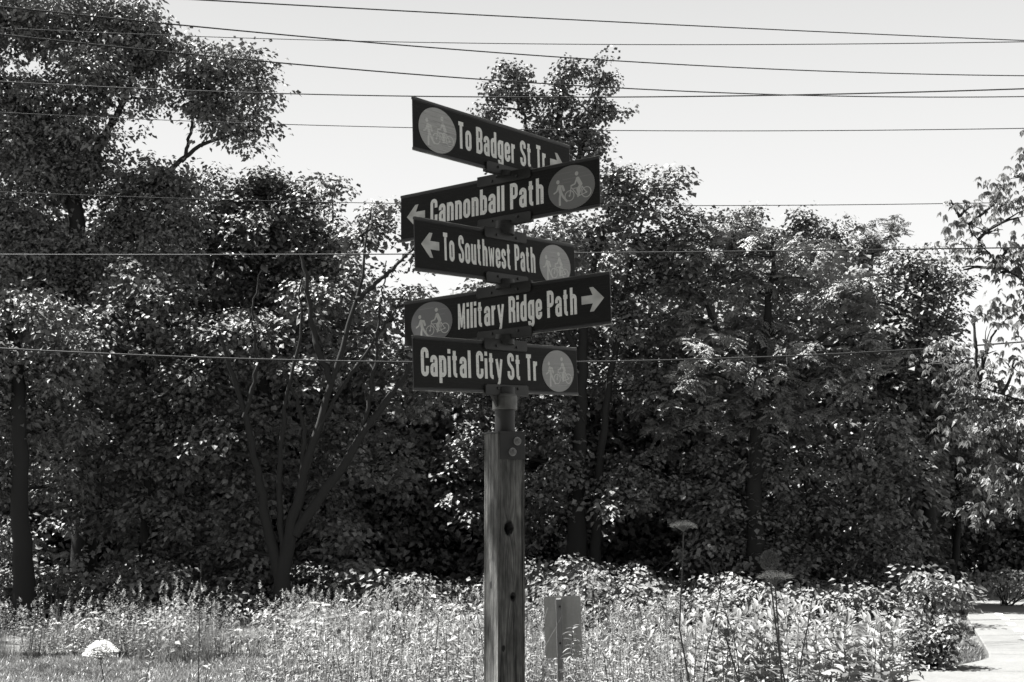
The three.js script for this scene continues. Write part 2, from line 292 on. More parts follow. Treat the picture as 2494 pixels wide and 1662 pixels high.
  const discGeo = new THREE.CylinderGeometry(0.5, 0.5, 0.0006, 48); discGeo.rotateX(Math.PI / 2);
  const sheet = new THREE.MeshStandardMaterial({ color: grey(0.58), roughness: 0.6, map: dataTex(128, 128, (u, v) => 0.86 + 0.2 * fbm(u * 24, v * 24, 2.2), true) });
  // extruded blade: flat web with a bead along the top and the bottom
  const bladeGeo = (() => {
    const s = new THREE.Shape(), hh = BH / 2, pts = [[0.0012, -hh + 0.008], [0.0036, -hh + 0.006], [0.0036, -hh + 0.0008], [0.0028, -hh]]; const ring = [...pts, ...pts.map(([x, y]) => [-x, y]).reverse()];
    const full = [];
    [[0.0012, hh - 0.008], [0.0036, hh - 0.006], [0.0036, hh - 0.0008], [0.0028, hh]].forEach((q) => full.push(q));
    const right = [...full].reverse(); // from the top down on the right side
    const outline = [...right, ...pts, ...pts.map(([x, y]) => [-x, y]).reverse(), ...full.map(([x, y]) => [-x, y])];
    outline.forEach(([x, y], k) => k ? s.lineTo(x, y) : s.moveTo(x, y)); s.closePath();
    const g = new THREE.ExtrudeGeometry(s, { depth: BL, bevelEnabled: false }); g.translate(0, 0, -BL / 2); g.rotateY(Math.PI / 2); return g;
  })();
  const bareEdge = new THREE.BoxGeometry(BL + 0.001, 0.0022, 0.0052), bareMetal = new THREE.MeshStandardMaterial({ color: grey(0.5), roughness: 0.5, metalness: 0.3, map: dataTex(256, 8, (u, v) => 0.6 + 0.9 * fbm(u * 12, v, 3.3), true) });
  const channelGeo = (len, hgt) => { const s = new THREE.Shape(); s.moveTo(-len / 2, 0); s.lineTo(len / 2, 0); s.lineTo(len / 2, hgt - 0.004); s.lineTo(len / 2 - 0.006, hgt); s.lineTo(-len / 2 + 0.006, hgt); s.lineTo(-len / 2, hgt - 0.004); s.closePath(); const g = new THREE.ExtrudeGeometry(s, { depth: 0.014, bevelEnabled: true, bevelThickness: 0.0015, bevelSize: 0.0015, bevelSegments: 1 }); g.translate(0, 0, -0.007); return g; };
  const lowCh = channelGeo(0.2, 0.03), screwGeo = new THREE.CylinderGeometry(0.0042, 0.0042, 0.005, 8); screwGeo.rotateX(Math.PI / 2);
  blades.forEach(([y, yaw, roll, slide, words, t0, t1, du, au, way, dbg, dfg, streaks], n) => {
    const g = new THREE.Group(); g.name = 'sign_blade'; g.userData.label = 'dark blade lettered ' + words; post.add(g);
    g.position.set(0, EYE + y, 0); g.rotation.set(0, yaw, roll, 'YXZ');
    const add = (m, x = 0, yy = 0, z = 0) => { m.position.set(slide + x, yy, z); return m; };
    add(mesh('blade', bladeGeo, dark, g));
    for (const s of [1, -1]) {
      const fg = new THREE.PlaneGeometry(BL - 0.004, BH - 0.018); const uv = fg.attributes.uv; // the printed sheeting stops short of the beads
      for (let k = 0; k < uv.count; k++) uv.setXY(k, 0.5 + (uv.getX(k) - 0.5) * (BL - 0.004) / BL, 0.5 + (uv.getY(k) - 0.5) * (BH - 0.018) / BH);
      if (s < 0 && n > 0) continue;
      const f = add(mesh('printed_sheeting', fg, new THREE.MeshPhysicalMaterial(s > 0 ? { map: faceTexture(words, t0, t1), roughness: 0.7, specularIntensity: 0.35 } : { color: grey(0.02), roughness: 0.7, specularIntensity: 0.35 }), g), 0, 0, s * 0.0017); if (s < 0) f.rotation.y = Math.PI;
    }
    for (const e of [1, -1]) add(mesh('bare_edge', bareEdge, bareMetal, g), 0, e * (BH / 2 + 0.0005), 0);
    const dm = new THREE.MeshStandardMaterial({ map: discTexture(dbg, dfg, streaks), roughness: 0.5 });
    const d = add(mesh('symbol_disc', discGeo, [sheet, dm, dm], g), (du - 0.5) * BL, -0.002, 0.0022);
    { const p = discGeo.attributes.position, uv = discGeo.attributes.uv; if (!n) for (let k = 0; k < p.count; k++) uv.setXY(k, p.getX(k) + 0.5, p.getY(k) + 0.5); }
    d.scale.set(DW, DH, 1);
    if (way) { const a = add(mesh('arrow', arrowGeo, sheet, g), (au - 0.5) * BL, 0.002, 0.002); a.scale.x = way; }
    // the brackets that grip it below, and above where another blade is stacked on it
    const bracket = (yy, up) => {
      const b = mesh('bracket', lowCh, metal, g); b.position.set(0, yy, 0); if (!up) b.rotation.x = Math.PI;
      for (const x of [-0.045, 0.05]) { const s = mesh('set_screw', screwGeo, darkMetal, g); s.position.set(x, yy + (up ? 0.02 : -0.02), 0.0095); }
    };
    bracket(-BH / 2 - 0.007, true);
    if (n) bracket(BH / 2 + 0.007, false);
    const gap = n < 4 ? y - blades[n + 1][0] - BH : 0;
    if (n < 4) { const hub = mesh('bracket_hub', new THREE.CylinderGeometry(0.029, 0.029, Math.max(gap, 0) + 0.012, 24), metal, post); hub.position.y = EYE + y - BH / 2 - gap / 2; }
  });
  const yb = EYE + 0.4226 - BH / 2;
  const collar = mesh('pipe_collar', new THREE.LatheGeometry([[0.031, -0.052], [0.0365, -0.052], [0.0375, -0.05], [0.0375, -0.014], [0.034, -0.004], [0.02, 0.0]].map(([a, b]) => new THREE.Vector2(a, b)), 36), zinc, post); collar.position.y = yb;
  const gs = new THREE.Shape(); gs.moveTo(-0.07, 0); gs.lineTo(0.07, 0); gs.lineTo(0.034, -0.045); gs.lineTo(-0.034, -0.045); gs.closePath();
  const gusset = mesh('collar_web', new THREE.ExtrudeGeometry(gs, { depth: 0.008, bevelEnabled: false }).translate(0, 0, -0.004), metal, post); gusset.position.y = yb - 0.004; gusset.rotation.y = 0.8785;
}

// ------------------------------------------------------------------ the small plate seen from behind
{
  const d = 10.2, c = at(1294, 1441, d), w = 0.29, h = 0.475;
  const t = thing('small_trail_sign', 'small blank grey plate on a short timber stake among weeds', 'sign', V(c.x, 0, c.z)); t.rotation.y = -0.12;
  const s = new THREE.Shape(), r = 0.02; s.moveTo(-w / 2 + r, -h / 2); s.lineTo(w / 2 - r, -h / 2); s.absarc(w / 2 - r, -h / 2 + r, r, -Math.PI / 2, 0); s.lineTo(w / 2, h / 2 - r); s.absarc(w / 2 - r, h / 2 - r, r, 0, Math.PI / 2); s.lineTo(-w / 2 + r, h / 2); s.absarc(-w / 2 + r, h / 2 - r, r, Math.PI / 2, Math.PI); s.lineTo(-w / 2, -h / 2 + r); s.absarc(-w / 2 + r, -h / 2 + r, r, Math.PI, 1.5 * Math.PI);
  const hole = new THREE.Path(); hole.absarc(w / 2 - 0.022, -h / 2 + 0.028, 0.008, 0, Math.PI * 2); s.holes.push(hole);
  const map = dataTex(128, 128, (u, v) => 0.56 + 0.09 * fbm(u * 26, v * 4, 3.1) + 0.05 * fbm(u * 60, v * 60, 5), true);
  const p = mesh('plate', new THREE.ExtrudeGeometry(s, { depth: 0.003, bevelEnabled: false }), new THREE.MeshStandardMaterial({ map, roughness: 0.6, metalness: 0.1 }), t);
  p.position.set(0, c.y, 0); p.rotation.z = 0.03;
  const st = mesh('stake', new RoundedBoxGeometry(0.042, c.y + h / 2 - 0.02 + 0.3, 0.045, 2, 0.003), new THREE.MeshStandardMaterial({ color: grey(0.17), roughness: 0.95, bumpMap: barkMap, bumpScale: 0.002 }), t);
  for (const yy of [0.16, -0.12]) { const b = mesh('bolt', new THREE.CylinderGeometry(0.009, 0.009, 0.012, 6).rotateX(Math.PI / 2), M.wire, t); b.position.set(-0.02, c.y + yy, 0.053); }
  st.position.set(-0.02, (c.y + h / 2 - 0.02 - 0.3) / 2, 0.026); st.rotation.z = 0.02;
}

// ------------------------------------------------------------------ wires overhead
{
  const wires = [ // three sighted points, depth at the left and at the right edge, radius
    [[-200, -38], [1000, 29], [2353, 93], 12, 19, 0.008, 0],
    [[0, 15], [1000, 110], [2353, 174], 12, 19, 0.008, 0],
    [[0, 79], [1100, 182], [2353, 222], 12, 19, 0.008, 0],
    [[-100, 58], [1300, 101.5], [2353, 96], 20, 15, 0.006, 1],
    [[0, 187], [1150, 223], [2353, 204], 18, 14, 0.008, 1],
    [[0, 258], [1300, 299], [2353, 295], 18, 15, 0.0055, 1],
    [[0, 441], [1300, 472], [2353, 465], 17, 15, 0.005, 1],
    [[0, 585], [1100, 583], [2353, 569], 15, 13, 0.007, 2],
    [[0, 801], [1050, 833], [2110, 803], 15, 17.5, 0.0105, 2],
  ];
  const L = ['uppermost of the three slanting black overhead wires', 'middle of the three slanting black overhead wires', 'lowest of the three slanting black overhead wires', 'thin level overhead wire passing above the poplar top', 'level black wire grazing the corner of the top blade', 'thin level wire running behind the top blade', 'thinnest level wire running behind the second blade', 'thick dark cable stretched behind the third blade', 'lowest thick cable sagging behind the bottom blade'];
  const G = ['slanting overhead wires', 'level overhead wires', 'low cables'];
  wires.forEach(([a, b, c, d0, d1, r, k], n) => {
    const dep = (px) => d0 + (d1 - d0) * px / 2353, P = [a, b, c].map(([x, y]) => at(x, y, dep(x)));
    const [p, q, s] = P, f = (x) => { const l0 = (x - q.x) * (x - s.x) / ((p.x - q.x) * (p.x - s.x)), l1 = (x - p.x) * (x - s.x) / ((q.x - p.x) * (q.x - s.x)), l2 = (x - p.x) * (x - q.x) / ((s.x - p.x) * (s.x - q.x)); return V(x, l0 * p.y + l1 * q.y + l2 * s.y, l0 * p.z + l1 * q.z + l2 * s.z); };
    const pts = []; for (let x = -17; x <= 17; x += 0.5) pts.push(f(x));
    const m = mesh('overhead_wire', new THREE.TubeGeometry(new THREE.CatmullRomCurve3(pts), 200, r, 6), k === 2 ? M.cable : M.wire, scene, true);
    tag(m, L[n], k === 2 ? 'cable' : 'wire', G[k]);
  });
}

// ------------------------------------------------------------------ foliage building blocks
function clumpBroad(seed, n, len, spread, asp = 0.8) {         // a spray of broad leaves
  const r = rngOf(seed), b = new Bag();
  for (let k = 0; k < n; k++) {
    const a = r() * 6.283, q = Math.sqrt(r()) * spread, pos = V(Math.cos(a) * q, (r() - 0.5) * spread * 0.75, Math.sin(a) * q);
    const dir = V(Math.cos(a) + (r() - 0.5) * 1.4, -0.25 - 0.4 * r(), Math.sin(a) + (r() - 0.5) * 1.4).normalize();
    const up = V((r() - 0.5) * 1.3, 1, (r() - 0.5) * 1.3).normalize(), l = len * (0.7 + 0.55 * r());
    b.leaf(pos, dir, up, l, l * asp, 0.07 + 0.08 * r(), 0.75 + 0.5 * r(), 0.1 + 0.15 * r());
  }
  return b.geo();
}
function clumpPinnate(seed, n, rachis, leaflet, pairs, wide = 0.36) { // feathery compound leaves
  const r = rngOf(seed), b = new Bag();
  for (let k = 0; k < n; k++) {
    const a = r() * 6.283, dir = V(Math.cos(a), 0.25 - 0.5 * r(), Math.sin(a)).normalize(), pos = V((r() - 0.5) * 0.16, (r() - 0.5) * 0.12, (r() - 0.5) * 0.16), up = V((r() - 0.5) * 0.6, 1, (r() - 0.5) * 0.6).normalize();
    const side = V().crossVectors(dir, up).normalize(), L = rachis * (0.75 + 0.5 * r()), t = 0.75 + 0.5 * r();
    for (let j = 1; j <= pairs; j++) {
      const f = j / pairs, q = pos.clone().addScaledVector(dir, f * L).add(V(0, -0.32 * L * f * f, 0));
      for (const s of [-1, 1]) b.leaf(q, side.clone().multiplyScalar(s).addScaledVector(dir, 0.55).add(V(0, -0.25 - 0.2 * r(), 0)).normalize(), up, leaflet * (0.8 + 0.4 * r()), leaflet * wide, 0.06, t * (0.9 + 0.2 * r()), 0.12);
    }
  }
  return b.geo();
}
function clumpDroop(seed, n, len) {                            // long leaflets hanging in threes and fives
  const r = rngOf(seed), b = new Bag();
  for (let k = 0; k < n; k++) {
    const a = r() * 6.283, q = Math.sqrt(r()) * 0.2, pos = V(Math.cos(a) * q, (r() - 0.5) * 0.16, Math.sin(a) * q), h = r() * 6.283, t = 0.75 + 0.5 * r(), m = 3 + Math.floor(r() * 3);
    for (let j = 0; j < m; j++) { const w = h + (j - (m - 1) / 2) * 0.75, l = len * (0.75 + 0.5 * r()); b.leaf(pos, V(Math.cos(w), -0.75 - 0.6 * r(), Math.sin(w)).normalize(), V(Math.cos(h) * 0.5, 1, Math.sin(h) * 0.5).normalize(), l, l * 0.42, 0.07, t, 0.12); }
  }
  return b.geo();
}
const CL = {
  oak: [1, 2, 3].map((s) => clumpBroad(s, 15, 0.095, 0.25, 0.62)), maple: [4, 5, 6].map((s) => clumpBroad(s, 15, 0.088, 0.24, 0.85)), poplar: [7, 8].map((s) => clumpBroad(s, 15, 0.085, 0.22, 0.9)),
  locust: [11, 12, 13].map((s) => clumpPinnate(s, 9, 0.14, 0.072, 4, 0.46)), ash: [15, 16, 17].map((s) => clumpDroop(s, 7, 0.072)), woods: [20, 21].map((s) => clumpBroad(s, 22, 0.12, 0.42, 0.8)),
  shrub: [24, 25, 26].map((s) => clumpBroad(s, 16, 0.06, 0.17, 0.6)),
};
function clumpMatrix(p, r, tilt, scale) {
  return new THREE.Matrix4().compose(p, new THREE.Quaternion().setFromEuler(new THREE.Euler((r() - 0.5) * tilt, r() * 6.283, (r() - 0.5) * tilt)), V(1, 1, 1).multiplyScalar(scale));
}
let nClumps = 0;
// o: kind of leaf, seed, depth, stems [[px, py, (extra depth)] ...] with radii, lobes [px, py, rx, ry, extra depth, rz in metres, density]
function tree(name, label, o) {
  const r = rngOf(o.seed), D = o.depth, S = PX * D / CP, dens = (o.dens ?? 30) * 3.2;
  const stems = o.stems.map((s) => s.pts.map(([x, y, dz = 0]) => o.world ? V(x, y, dz) : at(x, y, D + dz)));
  const foot = stems[0][0].clone(); foot.y = -0.06; stems[0][0].y = -0.06;
  const t = thing(name, label, o.category ?? 'tree', foot, o.group), rel = (p) => p.clone().sub(foot), mats = [[], [], []].slice(0, CL[o.leaf].length), tones = mats.map(() => []), wood = new Bag();
  const nodes = [];
  stems.forEach((s, k) => {
    const line = catmull(s.map(rel), 22).map((p, j) => p.add(V((r() - 0.5) * 0.05, 0, (r() - 0.5) * 0.05))), [a, z] = o.stems[k].r, b = new Bag(); b.tube(line, line.map((_, j) => (a + (z - a) * Math.pow(j / 22, 0.8)) * (k ? 1 : 1 + 0.45 * Math.exp(-j / 1.6))), 10);
    mesh(k ? 'limb' : 'trunk', b.geo(true), M.bark, t); line.forEach((p, j) => j > 4 && nodes.push(p));
  });
  for (const [px, py, rx, ry, dz = 0, rzm, dn = 1] of o.lobes) {
    const c = rel(o.world ? V(px, py, rx) : at(px, py, D + dz + (o.push ?? 0))), R = o.world ? V(ry, ry * 0.8, ry) : V(rx * S, ry * S, rzm ?? Math.min(rx, ry * 1.3) * S * (o.thick ?? 1));
    let best = nodes[0], bd = 1e9; for (const q of nodes) { const dd = q.distanceTo(c) + Math.max(0, q.y - c.y) * 1.5; if (dd < bd) { bd = dd; best = q; } }
    const limb = bend(best, c, 6, 0.05, r), lr = Math.min(0.07, 0.016 + 0.012 * bd), lb = new Bag(); lb.tube(limb, taper(7, lr, 0.01), 6); mesh('limb', lb.geo(true), M.bark, t);
    const count = Math.round(dens * dn * Math.pow(R.x * R.y * R.z, 2 / 3)), nb = Math.max(4, Math.round(count / 16)), boughs = [];
    const pick = (lo) => { const u = V(r() * 2 - 1, r() * 2 - 1, r() * 2 - 1); while (u.lengthSq() > 1) u.set(r() * 2 - 1, r() * 2 - 1, r() * 2 - 1); const q = lo + (1 - lo) * Math.sqrt(r()); return u.normalize().multiplyScalar(q * (0.86 + 0.6 * noise.noise(u.x * 2.3 + px, u.y * 2.3 + py, u.z * 2.3))).multiply(R).add(c); };
    for (let k = 0; k < nb; k++) { const e = pick(0.45), s = limb[2 + Math.floor(r() * 5)], l = bend(s, e, 5, 0.06, r); wood.tube(l, taper(6, 0.012 + 0.004 * R.x, 0.0035), 4); boughs.push(l); }
    for (let k = 0; k < count; k++) {
      const l = boughs[Math.floor(r() * nb)], s = l[2 + Math.floor(r() * 4)], e = s.clone().add(V(r() - 0.5, (r() - 0.35) * 0.8, r() - 0.5).multiplyScalar((o.spray ?? 0.95) * Math.min(1, 0.4 + R.x * 0.4)));
      if (k % 4 === 1) wood.tube([s, s.clone().lerp(e, 0.5).add(V(0, 0.03, 0)), e], [0.006, 0.004, 0.002], 3);
      const m = 2 + Math.floor(r() * 3), tone = 0.8 + 0.4 * r();
      for (let j = 0; j < m; j++) { const v = Math.floor(r() * mats.length); mats[v].push(clumpMatrix(e.clone().add(V((r() - 0.5) * 0.42, (r() - 0.5) * 0.26, (r() - 0.5) * 0.42)), r, o.tilt ?? 0.9, (o.size ?? 1) * (0.65 + 0.6 * r()))); tones[v].push(tone * (0.9 + 0.2 * r())); }
    }
  }
  for (const tw of o.dead ?? []) { const b = new Bag(), pts = tw.map(([x, y]) => rel(at(x, y, D))); b.tube(catmull(pts, 8), taper(9, 0.02, 0.004), 4); mesh('dead_twig', b.geo(), M.bark, t); }
  if (wood.n) { const w = mesh('twigs', wood.geo(), M.bark, t); w.userData.kind = 'stuff'; }
  mats.forEach((m, k) => { nClumps += m.length; if (m.length) inst('crown', CL[o.leaf][k], M[o.leaf], m, t, tones[k]); });
  return t;
}

// ------------------------------------------------------------------ trees
tree('oak_tree', 'tall spreading oak with a forked trunk and open crown', { leaf: 'oak', seed: 101, depth: 21.5, dens: 40,
  stems: [{ pts: [[190, 1490], [192, 1000], [185, 620], [165, 440], [150, 380]], r: [0.2, 0.11] }, { pts: [[170, 455], [230, 330], [285, 230], [310, 120], [320, 0]], r: [0.09, 0.02] }, { pts: [[160, 430], [90, 310], [30, 220], [-60, 90]], r: [0.09, 0.02] }, { pts: [[188, 600], [290, 470], [390, 390], [470, 330], [580, 300]], r: [0.08, 0.02] }, { pts: [[420, 372], [440, 290], [445, 190]], r: [0.04, 0.012] }],
  lobes: [[60, 40, 150, 120], [-110, 120, 170, 190], [215, 70, 120, 110], [310, 40, 70, 90], [320, 150, 60, 60], [110, 220, 130, 90, 0, 1, 0.7], [255, 190, 95, 90, 0, 1, 0.8], [10, 330, 130, 110, 0, 1.1, 0.8], [360, 230, 60, 55, 0, 0.5, 0.8], [480, 140, 55, 55], [545, 180, 65, 60], [590, 240, 55, 65], [500, 240, 80, 60], [540, 310, 90, 40], [450, 200, 45, 55, 0, 0.4, 0.7], [170, 290, 90, 60, 0.5, 0.8, 0.7], [150, 355, 110, 55, 0, 0.9, 0.8], [60, 390, 120, 60], [250, 300, 60, 50, 0, 0.5, 0.5], [370, 130, 50, 50, 0.3, 0.5, 0.7], [430, 110, 30, 40],
    [130, 440, 130, 90], [300, 400, 105, 60], [400, 440, 80, 55], [90, 590, 170, 110], [290, 520, 110, 80], [-40, 560, 130, 150], [200, 620, 120, 100], [420, 520, 70, 50], [380, 600, 90, 55], [30, 680, 130, 70]] });
tree('oak_tree', 'oak with a bare lower trunk standing at the meadow edge', { leaf: 'oak', seed: 117, depth: 18.5, dens: 30,
  stems: [{ pts: [[55, 1490], [48, 1200], [42, 900], [20, 680]], r: [0.17, 0.07] }],
  lobes: [[20, 720, 150, 110], [-90, 860, 150, 170], [120, 830, 120, 90], [30, 950, 130, 90, 0.6], [140, 990, 110, 80, 0.8], [-60, 1120, 130, 120], [120, 1120, 110, 70, 1, 0.6, 0.7], [30, 1250, 100, 70, 1.2, 0.5, 0.6]] });
tree('maple_tree', 'round topped maple rising behind the many stemmed boxelder', { leaf: 'maple', seed: 131, depth: 24, dens: 30,
  stems: [{ pts: [[610, 1480], [605, 900], [600, 560], [610, 450]], r: [0.15, 0.05] }],
  lobes: [[560, 450, 80, 65], [640, 430, 75, 55], [720, 470, 75, 55], [500, 500, 80, 70], [780, 540, 55, 70], [600, 540, 120, 70], [690, 580, 90, 60, 0, 0.8, 0.7], [480, 610, 90, 70], [560, 680, 130, 80], [440, 560, 70, 60], [760, 620, 90, 60], [700, 690, 110, 70], [470, 440, 50, 40]],
  dead: [[[765, 510], [762, 450], [745, 405]], [[763, 452], [775, 415]], [[835, 560], [862, 520], [888, 500]], [[858, 525], [850, 480]]] });
tree('boxelder_tree', 'many stemmed boxelder with leaning dark stems from one base', { leaf: 'maple', seed: 149, depth: 19, dens: 30, push: 0.75,
  stems: [{ pts: [[648, 1490], [650, 1330], [668, 1220], [700, 1080], [760, 880], [825, 670], [850, 480]], r: [0.15, 0.008] }, { pts: [[655, 1320], [640, 1120], [655, 940], [690, 760], [690, 640]], r: [0.06, 0.01] }, { pts: [[690, 1130], [745, 960], [850, 800], [935, 670]], r: [0.05, 0.01] }, { pts: [[830, 1000], [860, 850], [870, 720], [890, 600]], r: [0.04, 0.008] }, { pts: [[560, 960], [590, 840], [580, 720], [600, 620]], r: [0.04, 0.008] }, { pts: [[648, 1340], [615, 1210], [585, 1050], [540, 880], [500, 760]], r: [0.1, 0.02] }, { pts: [[672, 1230], [760, 1110], [860, 960], [930, 860], [985, 760]], r: [0.09, 0.025] }, { pts: [[760, 880], [720, 760], [700, 620], [660, 500]], r: [0.06, 0.015] }, { pts: [[820, 690], [900, 620], [960, 560]], r: [0.045, 0.015] }, { pts: [[700, 1080], [690, 940], [630, 820]], r: [0.05, 0.012] }],
  lobes: [[490, 760, 90, 60, 0, 0.8, 0.8], [420, 900, 110, 80], [600, 800, 110, 70], [700, 720, 80, 70, 0, 0.6, 0.7], [800, 640, 70, 60, 0, 0.6, 0.35], [860, 510, 50, 50, 0, 0.5, 0.8], [830, 560, 50, 45, 0, 0.5, 0.7], [950, 590, 60, 35, 0, 0.5, 0.5], [900, 740, 80, 60, 0, 0.6, 0.35], [980, 720, 70, 60, 0, 0.6, 0.4], [830, 850, 80, 70, 0.4, 0.7, 0.7], [690, 880, 90, 60], [540, 990, 110, 80], [930, 930, 90, 70], [1000, 870, 80, 70], [430, 1060, 100, 80], [640, 1030, 80, 60, 0.8, 0.6, 0.7], [800, 1010, 80, 60, 0.8, 0.6, 0.8], [770, 1130, 90, 60, 0.9, 0.6, 0.7], [560, 1150, 90, 70], [900, 1080, 90, 70, 0.5, 0.6, 0.7], [760, 1250, 90, 60, 0.6, 0.6, 0.7], [500, 1260, 90, 60, 0.3, 0.6, 0.7], [600, 1330, 70, 50, 0.4, 0.5, 0.6]] });
tree('young_maple_tree', 'young leafy maple filling the gap beside the tall oak', { leaf: 'maple', seed: 163, depth: 20, dens: 30,
  stems: [{ pts: [[330, 1490], [335, 1100], [325, 700]], r: [0.1, 0.03] }],
  lobes: [[330, 680, 120, 70], [250, 780, 110, 75], [360, 800, 110, 70], [300, 910, 130, 75], [380, 990, 110, 70], [240, 1020, 110, 80], [330, 1100, 120, 70], [400, 1190, 90, 60], [220, 1170, 110, 70, 0.3, 0.7, 0.7], [320, 1290, 110, 60, 0.4, 0.6, 0.6]] });
tree('poplar_tree', 'tall upright poplar whose top stands clear against the sky', { leaf: 'poplar', seed: 179, depth: 29, dens: 27, spray: 0.36, tilt: 1.6, size: 1.05,
  stems: [{ pts: [[1290, 1480], [1285, 900], [1280, 400], [1290, 220], [1300, 140]], r: [0.22, 0.02] }, { pts: [[1283, 500], [1220, 330], [1185, 160]], r: [0.09, 0.015] }, { pts: [[1283, 480], [1350, 300], [1385, 170]], r: [0.09, 0.015] }],
  lobes: [[1180, 185, 36, 62], [1150, 225, 28, 42], [1212, 235, 32, 55], [1288, 175, 22, 55], [1318, 172, 20, 54], [1268, 250, 36, 45], [1300, 245, 34, 45], [1378, 190, 28, 52], [1408, 180, 20, 40], [1345, 255, 36, 45], [1392, 255, 34, 36], [1432, 258, 24, 20], [1118, 250, 34, 28], [1110, 205, 15, 24], [1220, 305, 80, 36], [1320, 310, 80, 40], [1280, 370, 90, 45], [1370, 350, 38, 40], [1190, 350, 70, 40], [1240, 450, 120, 70], [1340, 440, 90, 60]] });
tree('black_walnut_tree', 'dark leafy walnut with two trunks rising behind the blades', { leaf: 'maple', seed: 191, depth: 22, dens: 30,
  stems: [{ pts: [[1322, 1490], [1328, 1100], [1338, 850], [1352, 680], [1400, 480]], r: [0.19, 0.03] }, { pts: [[1365, 1300], [1375, 1100], [1405, 860], [1440, 650], [1480, 480]], r: [0.1, 0.02] }, { pts: [[1338, 840], [1270, 700], [1200, 600]], r: [0.07, 0.02] }],
  lobes: [[1400, 430, 65, 50], [1500, 440, 55, 45], [1440, 500, 90, 55], [1540, 530, 55, 50], [1360, 560, 90, 55], [1480, 600, 100, 60], [1250, 590, 110, 60], [1180, 680, 110, 70, 0, 0.9, 0.8], [1380, 690, 90, 60, 0.2, 0.7, 0.7], [1560, 650, 80, 60], [1050, 760, 90, 70], [1470, 760, 90, 60], [1250, 830, 100, 60, 0.5, 0.8, 0.8], [1090, 900, 100, 70], [1400, 880, 70, 60, 0.6, 0.6, 0.7], [1500, 900, 90, 70], [1230, 1000, 90, 80], [1270, 1110, 70, 70, -0.4], [1440, 1080, 70, 60], [1440, 1170, 70, 60, -0.5], [1080, 1050, 100, 80, 0.4], [1130, 1190, 90, 70, 0.6, 0.6, 0.6], [1280, 1230, 80, 60, 0.5, 0.6, 0.6]] });
tree('honey_locust_tree', 'broad honey locust with feathery layered foliage', { leaf: 'locust', seed: 211, depth: 21.6, dens: 13, thick: 1.8,
  stems: [{ pts: [[1740, 1490], [1735, 1150], [1745, 900], [1765, 700], [1780, 580]], r: [0.18, 0.03] }, { pts: [[1745, 900], [1650, 760], [1600, 640]], r: [0.08, 0.02] }, { pts: [[1742, 940], [1860, 800], [1980, 720]], r: [0.09, 0.02] }],
  lobes: [[1600, 590, 70, 45], [1680, 560, 80, 45], [1770, 590, 90, 45], [1640, 650, 90, 50], [1740, 670, 100, 55], [1850, 640, 85, 55], [1580, 740, 90, 60], [1680, 770, 100, 55], [1800, 760, 110, 55], [1930, 700, 90, 60], [1620, 860, 100, 60, -0.5], [1740, 870, 110, 60, -0.5], [1870, 850, 100, 60, -0.4], [2010, 800, 90, 60], [1960, 900, 100, 60], [1540, 950, 90, 60], [1680, 960, 110, 60, 0.2], [1820, 970, 120, 60, 0.2], [1990, 680, 70, 45]] });
tree('distant_maple_tree', 'farther maple whose small domes top the locust', { leaf: 'maple', seed: 223, depth: 28, dens: 26, spray: 0.6, group: null,
  stems: [{ pts: [[1790, 1480], [1790, 900], [1790, 620]], r: [0.2, 0.06] }],
  lobes: [[1640, 500, 32, 34], [1665, 540, 45, 40], [1725, 500, 36, 32], [1740, 550, 50, 40], [1830, 520, 40, 32], [1880, 530, 45, 32], [1930, 545, 40, 30], [1800, 580, 110, 50], [1900, 600, 90, 50], [1600, 600, 70, 50], [1700, 640, 140, 70]] });
tree('distant_locust_tree', 'pale feathery tree top beyond the broad locust', { leaf: 'locust', seed: 227, depth: 30, dens: 14,
  stems: [{ pts: [[2000, 1480], [2000, 900], [2000, 590]], r: [0.18, 0.05] }], lobes: [[1990, 540, 45, 30], [2040, 545, 40, 24], [2010, 590, 70, 40], [1960, 590, 60, 40], [2000, 680, 90, 60]] });
tree('hackberry_tree', 'dense dark tree closing the end of the tree line', { leaf: 'maple', seed: 229, depth: 24.5, dens: 30,
  stems: [{ pts: [[2140, 1470], [2135, 1100], [2130, 800], [2120, 620]], r: [0.17, 0.04] }],
  lobes: [[2085, 610, 45, 40], [2120, 640, 45, 45], [2150, 600, 26, 32], [2180, 670, 40, 55], [2100, 700, 70, 55], [2190, 750, 30, 36], [2140, 780, 75, 55], [2080, 800, 80, 60], [2040, 690, 60, 50], [2060, 760, 80, 60], [2190, 840, 50, 50], [2120, 880, 85, 60], [2200, 930, 45, 50], [2050, 900, 70, 60], [2120, 980, 80, 50], [2060, 1050, 70, 50]] });
tree('crabapple_tree', 'low shaded tree under the overhanging locust boughs', { leaf: 'maple', seed: 233, depth: 22, dens: 26,
  stems: [{ pts: [[1900, 1490], [1890, 1300], [1860, 1150], [1840, 1050]], r: [0.12, 0.03] }, { pts: [[1885, 1280], [1980, 1130], [2020, 1020]], r: [0.06, 0.02] }, { pts: [[1880, 1260], [1760, 1180], [1640, 1080]], r: [0.06, 0.02] }],
  lobes: [[1640, 1070, 110, 60], [1780, 1080, 120, 60], [1930, 1060, 110, 60], [2040, 1040, 90, 60], [1570, 1170, 90, 70], [1700, 1190, 120, 60], [1850, 1190, 120, 60], [2000, 1170, 110, 60], [1600, 1290, 100, 60], [1760, 1300, 120, 60], [1920, 1290, 120, 60], [2050, 1260, 80, 60], [1660, 1380, 110, 45], [1840, 1390, 120, 45], [1990, 1370, 100, 50]] });
